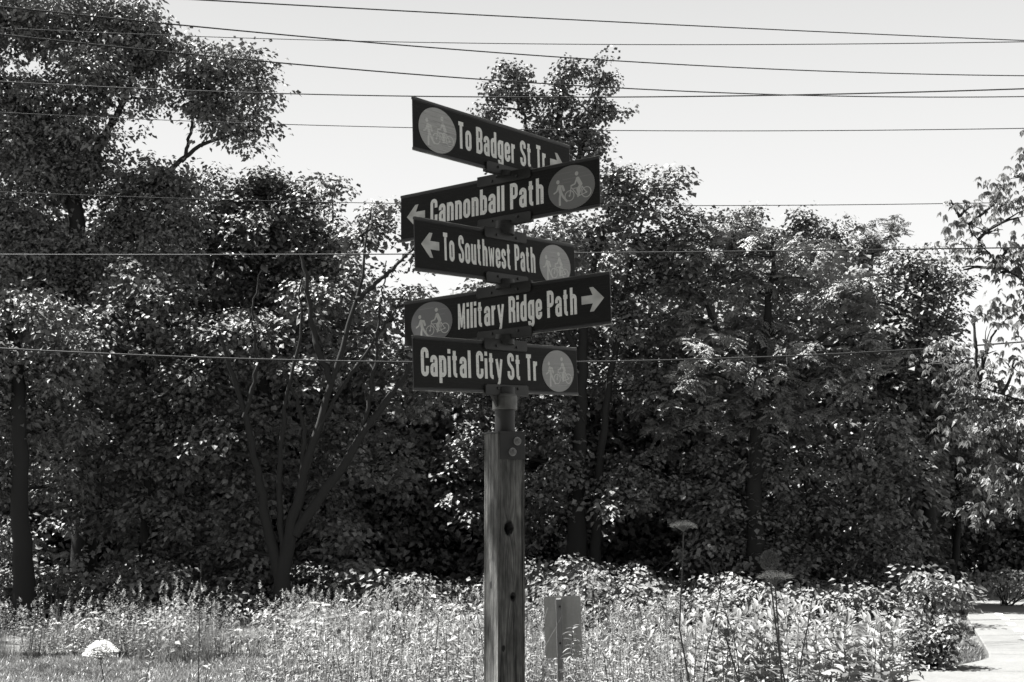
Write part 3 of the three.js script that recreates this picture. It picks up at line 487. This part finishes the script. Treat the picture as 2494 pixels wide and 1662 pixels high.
tree('ash_tree', 'nearer tree with long drooping leaflets hanging over the path', { leaf: 'ash', seed: 241, depth: 15, dens: 17, size: 1.25,
  stems: [{ pts: [[2720, 1640], [2700, 1200], [2660, 800], [2600, 500], [2560, 300]], r: [0.2, 0.07] }, { pts: [[2650, 760], [2480, 720], [2353, 645], [2280, 590], [2210, 500]], r: [0.03, 0.005] }, { pts: [[2690, 1050], [2500, 960], [2380, 930], [2250, 890]], r: [0.035, 0.006] }, { pts: [[2630, 620], [2480, 500], [2360, 410]], r: [0.025, 0.005] }, { pts: [[2695, 1150], [2500, 1090], [2340, 1060]], r: [0.03, 0.006] }],
  lobes: [[2185, 460, 38, 20], [2240, 470, 34, 24], [2300, 455, 34, 32], [2340, 500, 34, 36], [2275, 530, 40, 30], [2245, 580, 30, 24], [2320, 570, 40, 36], [2300, 625, 30, 26], [2360, 620, 36, 40], [2330, 405, 18, 24], [2375, 330, 30, 22], [2215, 620, 14, 14], [2240, 740, 24, 20], [2290, 760, 36, 30], [2350, 745, 28, 40], [2180, 790, 50, 26, 0.5], [2130, 830, 40, 24, 0.8], [2260, 810, 50, 34], [2330, 830, 44, 36], [2200, 870, 50, 26, 0.5], [2290, 890, 60, 34], [2220, 940, 60, 34, 0.6], [2340, 930, 50, 40], [2280, 990, 60, 40], [2190, 1000, 50, 30, 0.8], [2345, 1010, 50, 40], [2310, 1070, 60, 40], [2360, 1120, 50, 50], [2290, 1140, 50, 40, 0.6], [2450, 600, 70, 60], [2470, 850, 70, 60], [2460, 1060, 60, 60]] });
tree('added_shade_tree', 'unseen maple added behind the camera to shade the signpost and flowers', { leaf: 'maple', seed: 271, depth: 4, dens: 22, world: true,  // unseen tree, added so its bough shades the blades and near flower heads
  stems: [{ pts: [[-2.6, 0, 2.4], [-2.6, 2.4, 2.2], [-2.5, 4.6, 1.6], [-2.4, 7, 1.2]], r: [0.19, 0.08] }, { pts: [[-2.5, 4.4, 1.7], [-2.3, 5.5, -0.4], [-2.0, 6.1, -2.2], [-1.8, 6.3, -4.0]], r: [0.09, 0.02] }],
  lobes: [[-1.9, 6.6, -4.7, 0.9, 0, 0, 1.8], [-1.5, 6.6, -4.0, 0.8, 0, 0, 1.6], [-2.2, 6.7, -3.7, 0.9, 0, 0, 1.6], [-1.7, 6.7, -2.8, 0.8], [-2.3, 6.8, -1.6, 0.9], [-2.5, 7.6, 1.2, 1.4], [-1.3, 6.6, -4.8, 0.7, 0, 0, 1.6]] });
for (const [px, lean, seed, label] of [[2183, 18, 251, 'slim leaning tree trunk rising out of the sunlit bushes'], [2258, 6, 257, 'thin straight tree beyond the bend of the path'], [2343, -4, 263, 'narrow dark tree set farthest along the path']])
  tree('slim_tree', label, { leaf: 'maple', seed, depth: 27 + (px - 2183) / 40, dens: 22, stems: [{ pts: [[px - lean, 1425], [px, 1330], [px + lean, 1230], [px + lean, 1050]], r: [0.12, 0.05] }], lobes: [[px, 1150, 80, 60], [px + 40, 1080, 80, 60], [px - 30, 1040, 80, 70], [px + 20, 980, 70, 60], [px + 60, 1180, 60, 50, 0, 0.7, 0.5]] });
{ // the wood behind, one mass
  const r = rngOf(300), m = [[], []], tn = [[], []], sky = [[-300, 420], [0, 440], [300, 500], [450, 480], [620, 460], [760, 560], [850, 690], [930, 820], [1010, 780], [1100, 640], [1250, 490], [1400, 520], [1560, 600], [1750, 580], [2000, 600], [2150, 700], [2200, 840], [2260, 980], [2360, 1060], [2700, 1060]];
  for (let k = 0; k < 34000; k++) {
    const px = -300 + 3000 * r(), d = 23.5 + 8 * r(), j = sky.findIndex(([x]) => x > px), [x0, y0] = sky[Math.max(0, j - 1)], [x1, y1] = sky[Math.max(1, j)], top = y0 + (y1 - y0) * (px - x0) / Math.max(1, x1 - x0) + 60 * (noise.noise(px * 0.012, 3, d) + 0.3);
    if (px > 2130 && d < 28.5) continue; const py = top + (1440 - top) * Math.pow(r(), 0.8); if (noise.noise(px * 0.01, py * 0.012, d * 0.8) < -0.22) continue;
    const v = k % 2; m[v].push(clumpMatrix(at(px, py, d), r, 0.9, 0.9 + 0.6 * r())); tn[v].push(0.8 + 0.4 * r());
  }
  const g = new THREE.Group(); g.name = 'background_wood'; scene.add(g); tag(g, 'dim mass of woodland foliage behind the tree line', 'woods', null, 'stuff');
  m.forEach((x, k) => { nClumps += x.length; inst('foliage', CL.woods[k], M.woods, x, g, tn[k]); });
}

{ // unseen trees added behind the camera, keeping low sky off blades and tree line
  const r = rngOf(333), m = [[], []], g = new THREE.Group(); g.name = 'added_rear_wood'; scene.add(g); tag(g, 'unseen woodland added behind the camera to block low sky', 'woods', null, 'stuff');
  for (let k = 0; k < 16000; k++) {
    const x = -24 + 48 * r(), z = 7 + 6 * r(), h = (9 + 3 * noise.noise(x * 0.3, 1, z * 0.3)) * Math.pow(r(), 0.9);
    if (noise.noise(x * 0.5, h * 0.5, z * 0.5) < -0.3) continue;
    m[k % 2].push(clumpMatrix(V(x, Math.max(0.2, h), z), r, 0.9, 1.5 + 0.8 * r()));
  }
  m.forEach((x, k) => inst('foliage', CL.woods[k], M.woods, x, g));
  for (let k = 0; k < 12; k++) { const x = -22 + 4 * k + 2 * r(), z = 9 + 3 * r(), b = new Bag(); b.tube(bend(V(x, -0.05, z), V(x + r() - 0.5, 8, z), 8, 0, r), taper(9, 0.18, 0.04), 8); mesh('trunk', b.geo(true), M.bark, g); }
}

// ------------------------------------------------------------------ shrubs
function shrub(name, label, seed, depth, stemPx, lobes, dens = 60, leaf = 'shrub', size = 1, group) {
  const r = rngOf(seed), foot = at(stemPx, 1400, depth); foot.y = -0.04;
  const t = thing(name, label, 'shrub', foot, group), S = PX * depth, mats = CL[leaf].map(() => []), tones = mats.map(() => []), wood = new Bag();
  for (const [px, py, rx, ry, dz = 0] of lobes) {
    const c = at(px, py, depth + dz).sub(foot), R = V(rx * S, ry * S, Math.max(0.25, Math.min(rx, ry) * S));
    const n = Math.round(dens * Math.pow(R.x * R.y * R.z, 2 / 3)) + 4;
    for (let k = 0; k < 5; k++) wood.tube(bend(V((r() - 0.5) * 0.2, 0, (r() - 0.5) * 0.2), c.clone().add(V((r() - 0.5) * R.x, (r() - 0.2) * R.y, (r() - 0.5) * R.z)), 5, 0.03, r), taper(6, 0.014, 0.003), 4);
    for (let k = 0; k < n; k++) { const u = V(r() * 2 - 1, r() * 2 - 1, r() * 2 - 1).normalize().multiplyScalar(Math.cbrt(r()) * (0.85 + 0.35 * noise.noise(px + k * 0.37, py, k * 0.21))).multiply(R).add(c); if (u.y < 0.08) u.y = 0.08 + 0.1 * r(); const v = Math.floor(r() * mats.length); mats[v].push(clumpMatrix(u, r, 1.1, size * (0.8 + 0.45 * r()))); tones[v].push(0.8 + 0.4 * r()); }
  }
  const w = mesh('stems', wood.geo(), M.bark, t); w.userData.kind = 'stuff';
  mats.forEach((x, k) => { nClumps += x.length; if (x.length) inst('foliage', CL[leaf][k], M[leaf] , x, t, tones[k]); });
  return t;
}
shrub('leafy_shrub', 'bushy pale shrub standing left of the timber post', 401, 13, 915, [[905, 1370, 50, 45], [960, 1360, 40, 40], [860, 1400, 45, 40], [930, 1430, 80, 50], [1000, 1420, 40, 45]], 95);
shrub('leafy_shrub', 'round leaved shrub between the post and the grey plate', 403, 13, 1250, [[1245, 1365, 36, 28], [1235, 1420, 40, 40], [1290, 1370, 30, 20], [1240, 1490, 40, 50]], 110);
shrub('leafy_shrub', 'sunlit shrub rising just behind the grey plate', 405, 12.5, 1360, [[1350, 1345, 34, 22], [1330, 1385, 40, 30], [1385, 1400, 40, 40], [1430, 1430, 45, 40], [1380, 1470, 60, 50]], 110);
shrub('leafy_shrub', 'low sunny shrub sprawling in front of the dark gap', 407, 12, 1470, [[1460, 1470, 60, 45], [1530, 1500, 60, 45], [1480, 1530, 80, 50], [1520, 1400, 36, 22], [1525, 1440, 30, 30]], 100);
shrub('leafy_shrub', 'low weedy shrub growing near the foot of the boxelder', 409, 15.5, 740, [[720, 1410, 60, 25], [790, 1420, 60, 30], [690, 1440, 50, 30]], 90);
shrub('leafy_shrub', 'rounded bush behind the tallest milkweed stalks', 417, 12.2, 1670, [[1650, 1400, 50, 40], [1700, 1430, 60, 40], [1640, 1470, 60, 50], [1770, 1470, 60, 45]], 110);
shrub('leafy_shrub', 'fine leaved bush at the path end of the milkweed', 419, 11.6, 2030, [[2020, 1460, 40, 40], [2060, 1500, 36, 40], [1990, 1510, 50, 50], [2040, 1540, 50, 36], [1900, 1470, 70, 45]], 120, 'shrub', 0.8);
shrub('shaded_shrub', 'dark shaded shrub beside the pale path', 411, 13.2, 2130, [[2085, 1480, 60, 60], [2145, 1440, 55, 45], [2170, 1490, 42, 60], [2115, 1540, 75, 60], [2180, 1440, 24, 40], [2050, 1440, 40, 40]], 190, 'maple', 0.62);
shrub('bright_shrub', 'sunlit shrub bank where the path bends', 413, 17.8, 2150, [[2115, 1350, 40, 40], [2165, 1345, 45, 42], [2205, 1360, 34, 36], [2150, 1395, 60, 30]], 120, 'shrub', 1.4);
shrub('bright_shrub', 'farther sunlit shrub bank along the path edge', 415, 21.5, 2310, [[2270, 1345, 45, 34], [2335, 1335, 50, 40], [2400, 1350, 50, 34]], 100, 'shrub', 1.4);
{ // shaded undergrowth beneath the trees: nobody could count it
  const r = rngOf(500), m = [[], [], []];
  for (let k = 0; k < 7000; k++) { const px = -250 + 2350 * r(), d = 17.2 + 5 * r(), h = 0.1 + 2.1 * Math.pow(r(), 1.4) * (0.6 + 0.6 * noise.noise(px * 0.008, d * 0.6, 1)); const dim = px > 1480 || Math.abs(px - 1000) < 130, p = at(px, 1400, d + (dim ? 1.6 : 1.3)); p.y = Math.max(0.06, h * (dim ? 0.3 : 0.45)); if (onPath(p.x, p.z, 0.3)) continue; m[k % 3].push(clumpMatrix(p, r, 1, 0.75 + 0.4 * r())); }
  const g = new THREE.Group(); g.name = 'undergrowth'; scene.add(g); tag(g, 'dark leafy undergrowth beneath the trees', 'undergrowth', null, 'stuff');
  m.forEach((x, k) => { nClumps += x.length; inst('foliage', CL.maple[k], M.maple, x, g); });
}

// ------------------------------------------------------------------ meadow grass and weeds
function grassTuft(seed, n, h, w, lean) {
  const r = rngOf(seed), b = new Bag();
  for (let k = 0; k < n; k++) {
    const a = r() * 6.283, q = 0.09 * Math.sqrt(r()), H = h * (0.55 + 0.6 * r()), l = lean * (0.3 + r()) * H, p0 = V(Math.cos(a) * q, 0, Math.sin(a) * q), t = 0.7 + 0.6 * r(), d = V(Math.cos(a + r() - 0.5), 0, Math.sin(a + r() - 0.5));
    b.ribbon([0, 0.4, 0.75, 1].map((f) => p0.clone().addScaledVector(d, l * f * f).add(V(0, H * f * (1 - 0.18 * f * lean), 0))), w, w * 0.15, V(-Math.sin(a + r()), 0, Math.cos(a + r())), t);
  }
  return b.geo();
}
function weedStalk(seed, h, leafLen, n, droop, plume) {        // a leafy stem
  const r = rngOf(seed), b = new Bag(), top = V((r() - 0.5) * 0.12, h, (r() - 0.5) * 0.12), pts = bend(V(), top, 5, 0, r); b.tube(pts, taper(6, 0.0045, 0.0018), 4, 0.6);
  for (let k = 0; k < n; k++) { const f = 0.22 + 0.78 * k / n, p = V().lerpVectors(V(), top, f), a = k * 2.4 + r(), l = leafLen * (1.15 - 0.6 * f) * (0.8 + 0.4 * r()); b.leaf(p, V(Math.cos(a), 0.5 - droop * r(), Math.sin(a)).normalize(), V(0, 1, 0), l, l * 0.36, 0.05, 0.75 + 0.5 * r(), 0.3); }
  for (let k = 0; k < plume; k++) { const a = r() * 6.283, f = r(); b.leaf(V().lerpVectors(V(0, h * 0.86, 0), top, f), V(Math.cos(a), 0.9, Math.sin(a)).normalize(), V(0, 1, 0), 0.05 * (1.2 - f), 0.014, 0.05, 1 + 0.3 * r(), 0); }
  return b.geo();
}
{
  const r = rngOf(600), tuft = [grassTuft(1, 16, 0.55, 0.009, 0.35), grassTuft(2, 18, 0.45, 0.008, 0.5), grassTuft(3, 12, 0.7, 0.007, 0.25)], weed = [weedStalk(4, 0.75, 0.1, 22, 0.6, 10), weedStalk(5, 0.6, 0.12, 16, 0.8, 0), weedStalk(6, 0.85, 0.085, 28, 0.5, 14), weedStalk(7, 0.5, 0.16, 14, 1.0, 0), weedStalk(8, 0.95, 0.07, 18, 0.4, 26)];
  const A = tuft.map(() => []), At = tuft.map(() => []), B = weed.map(() => []), Bt = weed.map(() => []);
  const put = (L, T, x, z, s) => { if (onPath(x, z, 0.15)) return; const side = -x / z; if (-z < 10.3 && side > 0.012 && side < 0.066) s *= 0.55; const k = Math.floor(r() * L.length); L[k].push(new THREE.Matrix4().compose(V(x, groundY(x, z) - 0.03, z), new THREE.Quaternion().setFromEuler(new THREE.Euler((r() - 0.5) * 0.25, r() * 6.283, (r() - 0.5) * 0.25)), V(s, s * (0.75 + 0.5 * r()), s))); T[k].push((0.7 + 0.6 * r()) * (1 + 0.5 * noise.noise(x * 1.1, 4, z * 1.1))); };
  const edge = (x) => 14.1 + 0.5 * noise.noise(x * 0.7, 2, 5) + (x > -2.6 ? -2.6 * Math.min(1, (x + 2.6) / 1.2) : 0);   // where the mown strip ends
  const far = (x) => x < 0.2 ? 16.6 : x < 1.6 ? 14.5 : 12.6;
  for (let k = 0; k < 5200; k++) { const d = 11 + 6 * r(), x = (r() * 2 - 1) * 0.45 * d - 0.6; if (d < edge(x) || d > far(x) || noise.noise(x * 0.9, 9, d * 0.9) < -0.05) continue; put(A, At, x, -d, (0.5 + 0.35 * r()) * (0.85 + 0.5 * noise.noise(x, 1, d))); }
  for (let k = 0; k < 9000; k++) { const d = 11 + 6 * r(), x = (r() * 2 - 1) * 0.45 * d - 0.6; if (d < edge(x) + 0.3 || d > far(x) || noise.noise(x * 0.8, 6, d * 0.8) < -0.15) continue; put(B, Bt, x, -d, 0.5 + 0.3 * r()); }
  for (let k = 0; k < 1500; k++) { const d = 7 + 5 * r(), x = (-0.2 + 0.33 * r()) * d; if (x < -1.5 + 0.35 * r()) continue; put(B, Bt, x, -d, 0.68 + 0.28 * r()); if (k % 3 === 0) put(A, At, x + 0.1, -d, 0.9 + 0.4 * r()); }
  const g1 = new THREE.Group(); g1.name = 'meadow_grass'; scene.add(g1); tag(g1, 'tall sunlit meadow grass in front of the trees', 'grass', null, 'stuff');
  A.forEach((x, k) => inst('grass_blades', tuft[k], M.grass, x, g1, At[k]));
  const g2 = new THREE.Group(); g2.name = 'meadow_weeds'; scene.add(g2); tag(g2, 'dense leafy weeds mixed through the meadow', 'weeds', null, 'stuff');
  B.forEach((x, k) => inst('weed_stalks', weed[k], M.weed, x, g2, Bt[k]));
  const bushy = CL.shrub.map(() => []), bt = CL.shrub.map(() => []);
  for (let k = 0; k < 2200; k++) { const d = 8.2 + 8 * r(), x = (-0.36 + 0.5 * r()) * d; if (d < edge(x) - (x > -1.5 ? 4 : 0) || d > far(x) || noise.noise(x * 1.3, 12, d * 1.3) < 0.2) continue; const px = x / d / PX + 1176; if (px > 1205 && px < 1375 && d < 10.4) continue; const v = k % 3; bushy[v].push(clumpMatrix(V(x, (0.2 + 0.5 * r()) * (d < 12 ? 1.15 : 0.7), -d), r, 1.1, 0.8 + 0.5 * r())); bt[v].push(0.8 + 0.5 * r()); }
  bushy.forEach((x, k) => inst('bushy_leaves', CL.shrub[k], M.shrub, x, g2, bt[k]));
  const short = [grassTuft(11, 20, 0.07, 0.006, 0.9), grassTuft(12, 24, 0.05, 0.006, 1.1)], C = short.map(() => []), Ct = short.map(() => []);
  for (let k = 0; k < 9000; k++) { const d = 9 + 6 * r(), x = -0.5 * d + r() * (0.5 * d - 0.2); put(C, Ct, x, -d, 0.8 + 0.7 * r()); }
  for (let k = 0; k < 9000; k++) { const d = 11.5 + 9 * r(), x = (0.27 + 0.14 * r()) * d; put(C, Ct, x, -d, 0.9 + 0.9 * r()); }
  const g3 = new THREE.Group(); g3.name = 'mown_grass'; scene.add(g3); tag(g3, 'short mown grass strip beside the meadow', 'grass', null, 'stuff');
  C.forEach((x, k) => inst('grass_blades', short[k], M.lawn, x, g3, Ct[k]));
}

// ------------------------------------------------------------------ single plants
function umbelGeo(seed, R, dome, n) {                          // flat-topped flower head of many small clusters
  const r = rngOf(seed), b = new Bag();
  for (let k = 0; k < n; k++) {
    const f = Math.sqrt((k + 0.4) / n), a = k * 2.39996 + (r() - 0.5) * 0.3, c = V(Math.cos(a) * R * f, dome * R * (1 - f * f) + (r() - 0.5) * 0.16 * R, Math.sin(a) * R * f * (0.92 + 0.16 * r()));
    for (let j = 0; j < 14; j++) { const g = Math.sqrt(j / 14) * R * 0.17, w = j * 2.4 + r(), p = c.clone().add(V(Math.cos(w) * g, (r() - 0.5) * 0.2 * R - 0.9 * g, Math.sin(w) * g)); for (let q = 0; q < 2; q++) b.leaf(p, V(Math.cos(w + q * 2.4), 0.2 * r(), Math.sin(w + q * 2.4)).normalize(), V(0, 1, 0), R * 0.085, R * 0.075, 0.15, 0.85 + 0.3 * r(), 0); }
  }
  return b.geo();
}
function umbelRays(seed, R, dome, n) {
  const r = rngOf(seed), b = new Bag();
  for (let k = 0; k < n; k++) { const f = Math.sqrt((k + 0.4) / n), a = k * 2.39996, e = V(Math.cos(a) * R * f, dome * R * (1 - f * f) - 0.01 * R, Math.sin(a) * R * f); b.tube([V(0, -0.5 * R, 0), V(e.x * 0.6, -0.18 * R + e.y * 0.4, e.z * 0.6), e], [0.0009, 0.0008, 0.0006], 3, 1.1); }
  for (let k = 0; k < 8; k++) { const a = k / 8 * 6.283; b.leaf(V(0, -0.5 * R, 0), V(Math.cos(a), -0.35, Math.sin(a)).normalize(), V(0, 1, 0), 0.5 * R, 0.05 * R, 0, 0.9, 0.3); }
  return b.geo();
}
function lace(name, label, group, p, R, dome, tilt, seed, mat = M.petal) {
  const r = rngOf(seed), t = thing(name, label, 'wildflower', V(p.x + (r() - 0.5) * 0.1, -0.03, p.z), group), top = V(p.x - t.position.x, p.y + 0.03 - 0.5 * R, 0), b = new Bag();
  b.tube(bend(V(), top, 7, 0, r), taper(8, 0.0035, 0.0018), 6, 0.55); mesh('stem', b.geo(true), M.stem, t);
  const h = mesh('flower_head', umbelGeo(seed, R, dome, 52), mat, t); h.position.set(top.x, top.y + 0.5 * R, 0); h.rotation.set(tilt, 0, tilt * 0.4);
  const y = mesh('flower_rays', umbelRays(seed + 1, R, dome, 34), M.stem, h);
  const lf = new Bag(); for (let k = 0; k < 16; k++) { const f = 0.1 + 0.6 * r(), a = r() * 6.283; lf.leaf(V().lerpVectors(V(), top, f), V(Math.cos(a), 0.7, Math.sin(a)).normalize(), V(0, 1, 0), 0.07 * (1.2 - f), 0.008, 0.05, 0.9, 0.3); } mesh('foliage', lf.geo(), M.weed, t).userData.kind = 'stuff';
  return t;
}
lace('wild_carrot', 'large white domed wild carrot bloom over the mown strip', null, at(231, 1500, 4.3), 0.052, 0.75, 0.1, 701);
lace('wild_carrot', 'grey flat wild carrot head standing alone against dark trees', null, at(1571, 1207, 3.3), 0.033, 0.3, -0.1, 703);
lace('wild_carrot', 'wide flat wild carrot head beneath the round bud', null, at(1781, 1324, 3.3), 0.043, 0.25, -0.12, 705);
lace('wild_carrot', 'small half open wild carrot head below the lone flat one', null, at(1668, 1455, 3.0), 0.022, 0.5, 0.2, 707, M.weed);
{ // a closed round head
  const p = at(1768, 1291, 3.45), t = thing('seed_head', 'round closed bristly seed head behind the wide flat bloom', 'wildflower', V(p.x + 0.03, -0.03, p.z)), r = rngOf(711), b = new Bag(), s = new Bag();
  s.tube(bend(V(), V(-0.03, p.y, 0), 7, 0, r), taper(8, 0.0035, 0.002), 6, 0.55); mesh('stem', s.geo(true), M.stem, t);
  for (let k = 0; k < 900; k++) { const y = 1 - 2 * (k + 0.5) / 900, q = Math.sqrt(1 - y * y), a = k * 2.39996, n = V(Math.cos(a) * q, y, Math.sin(a) * q), c = n.clone().multiply(V(0.021, 0.026, 0.021)); b.leaf(c.clone().multiplyScalar(0.8), n.clone().add(V((r() - 0.5) * 0.7, 0.7, (r() - 0.5) * 0.7)).normalize(), V(r() - 0.5, r(), r() - 0.5), 0.012, 0.0022, 0.02, 0.6 + 0.5 * r(), 0); }
  const h = mesh('bristle_ball', b.geo(), M.weed, t); h.position.set(-0.03, p.y + 0.03, 0);
}
{ // bare dark stalks
  const stalks = [[[1700, 1575], [1690, 1480], [1665, 1400], [1630, 1290]], [[1835, 1575], [1860, 1420], [1875, 1330]], [[1615, 1575], [1655, 1330], [1625, 1285]], [[455, 1575], [458, 1430], [462, 1290]], [[748, 1575], [752, 1470], [746, 1465]], [[800, 1575], [803, 1450], [798, 1390]]];
  const labels = ['dark bent stalk leaning over the milkweed', 'dark stalk rising beside the wide flat bloom', 'thin dark stalk below the lone flat flower head', 'thin dark stem standing tall in the meadow', 'pale dry stalk stub beside the timber post', 'dry stalk near the bushy pale shrub'];
  stalks.forEach((s, n) => {
    const d = n < 3 ? 3.2 : 7, P = s.map(([x, y]) => at(x, y, d)), f = P[0].clone(); f.y = -0.03; const b = new Bag(), t = thing('dry_stalk', labels[n], 'plant', f);
    const pts = catmull([V(), ...P.map((p) => p.clone().sub(f))], 16); b.tube(pts, taper(17, n < 3 ? 0.0017 : 0.004, n < 3 ? 0.0009 : 0.002), 6); mesh('stem', b.geo(true), n < 4 ? M.deadStem : M.weed, t);
    const r = rngOf(720 + n), lf = new Bag(); for (let k = 0; k < 14; k++) { const p = pts[5 + Math.floor(r() * 11)], a = r() * 6.283; lf.leaf(p, V(Math.cos(a), 0.6, Math.sin(a)).normalize(), V(0, 1, 0), 0.025 + 0.02 * r(), 0.004, 0, 0.8, 0.2); } mesh('leaves', lf.geo(), n < 4 ? M.deadStem : M.weed, t).userData.kind = 'stuff';
  });
}
{ // white heads dotted through the meadow
  const src = [[490, 520], [465, 552], [500, 552], [765, 553], [790, 560], [820, 580], [885, 608], [910, 585], [560, 573], [800, 600], [1810, 530], [1945, 608], [1475, 600], [2090, 606], [2180, 660], [2120, 622], [2060, 650], [430, 598], [125, 598], [640, 650], [955, 660], [840, 655], [2270, 700], [1960, 650], [1640, 470], [1700, 480], [1790, 455], [300, 575], [1240, 610], [1380, 640]];
  const r = rngOf(760);
  src.forEach(([x, y]) => lace('wild_carrot', 'small white wild carrot bloom scattered in the sunny meadow', 'wild carrot blooms in the meadow', at(x * 0.441, (1250 + y * 0.4675) * 0.9435, (x > 1500 ? 10.5 : 14.6) + 0.9 * r()), 0.034 + 0.012 * r(), 0.25, 0.1 - 0.3 * r(), 770 + x));
}
// leafy stalks whose leaves can be told apart
const leafShape = (len, wid, droop) => { const b = new Bag(), n = 5; const rows = []; for (let k = 0; k <= n; k++) { const f = k / n, w = wid / 2 * Math.sin(Math.PI * Math.pow(f, 0.8)) + 0.0006, y = 0.12 * len * f - droop * len * f * f; rows.push([b.v(V(f * len, y + w * 0.35, w), 1), b.v(V(f * len, y, 0), 0.9), b.v(V(f * len, y + w * 0.35, -w), 1)]); } for (let k = 0; k < n; k++) for (let j = 0; j < 2; j++) { const [a, c, d, e] = [rows[k][j], rows[k][j + 1], rows[k + 1][j], rows[k + 1][j + 1]]; b.i.push(a, c, d, d, c, e); } return b.geo(true); };
const GOLD = [leafShape(0.1, 0.02, 0.5), leafShape(0.09, 0.018, 0.3)], MILK = [leafShape(0.17, 0.062, 0.2), leafShape(0.155, 0.055, 0.35)];
function leafyStalk(name, label, category, group, p, geos, mat, n, opposite, seed, rise, from = 0.4) {
  const r = rngOf(seed), t = thing(name, label, category, V(p.x, -0.03, p.z), group), H = p.y + 0.03, lean = V((r() - 0.5) * 0.12, H, (r() - 0.5) * 0.12), b = new Bag(); b.tube(bend(V(), lean, 7, 0, r), taper(8, 0.0065, 0.003), 6, 0.8); mesh('stem', b.geo(true), M.stem, t);
  for (let k = 0; k < n; k++) { const f = from + (1 - from) * (k + 1) / n, m = mesh('leaf', geos[Math.floor(r() * geos.length)], mat, t), a = opposite ? (k % 2) * Math.PI + Math.floor(k / 2) * 1.57 + (r() - 0.5) * 0.5 : k * 2.4 + r() * 0.5; m.position.copy(V().lerpVectors(V(), lean, f)); m.rotation.set((r() - 0.5) * 0.7, a, rise * (0.3 + 0.75 * f) + (r() - 0.5) * 0.7, 'YXZ'); const sc = (1.25 - 0.62 * f) * (0.8 + 0.35 * r()); m.scale.set(sc, sc, sc * (opposite ? 1.1 - 0.4 * f : 1)); }
  return t;
}
leafyStalk('goldenrod', 'goldenrod stalk with arching leaves left of the post', 'plant', null, at(1000, 1420, 7), GOLD, M.weed, 44, false, 801, 0.2, 0.55);
leafyStalk('goldenrod', 'goldenrod stalk with curled leaves in front of the grey plate', 'plant', null, at(1312, 1440, 8.6), GOLD, M.weed, 40, false, 803, 0.3, 0.55);
leafyStalk('goldenrod', 'small goldenrod growing on the mown strip', 'plant', null, at(335, 1500, 8.5), GOLD, M.weed, 36, false, 805, 0.5, 0.5);
leafyStalk('goldenrod', 'dark leaved stalk near the thin meadow stem', 'plant', null, at(492, 1525, 6), GOLD, M.weed, 30, false, 807, 0.1, 0.5);
[[1055, 1440, 8], [950, 1430, 9.5], [880, 1480, 7.5], [1075, 1500, 6.5], [720, 1500, 8], [1210, 1500, 7.5], [1390, 1500, 7.5], [1460, 1510, 8], [640, 1510, 9], [820, 1440, 10], [770, 1470, 9], [570, 1530, 8.5]].forEach(([x, y, d], n) => leafyStalk('goldenrod', 'leafy goldenrod stalk among the sunny weeds', 'plant', 'goldenrod stalks in the weeds', at(x, y, d), GOLD, M.weed, 38, false, 820 + n, 0.35, 0.5));
{
  const r = rngOf(900);
  for (let k = 0; k < 72; k++) { const px = 1590 + 500 * ((k * 0.618) % 1), top = 1375 + 60 * Math.abs((px - 1790) / 300) + 75 * r() * (k % 3 ? 1 : 0.25), d = 9.5 + 2.2 * r(); leafyStalk('milkweed', 'broad leaved milkweed stalk in the sunny patch by the path', 'plant', 'milkweed patch', at(px, top, d), MILK, M.milkweed, 24, true, 910 + k, 0.7, 0.35); }
}
console.log('clumps', nClumps);
renderer.render(scene, camera);
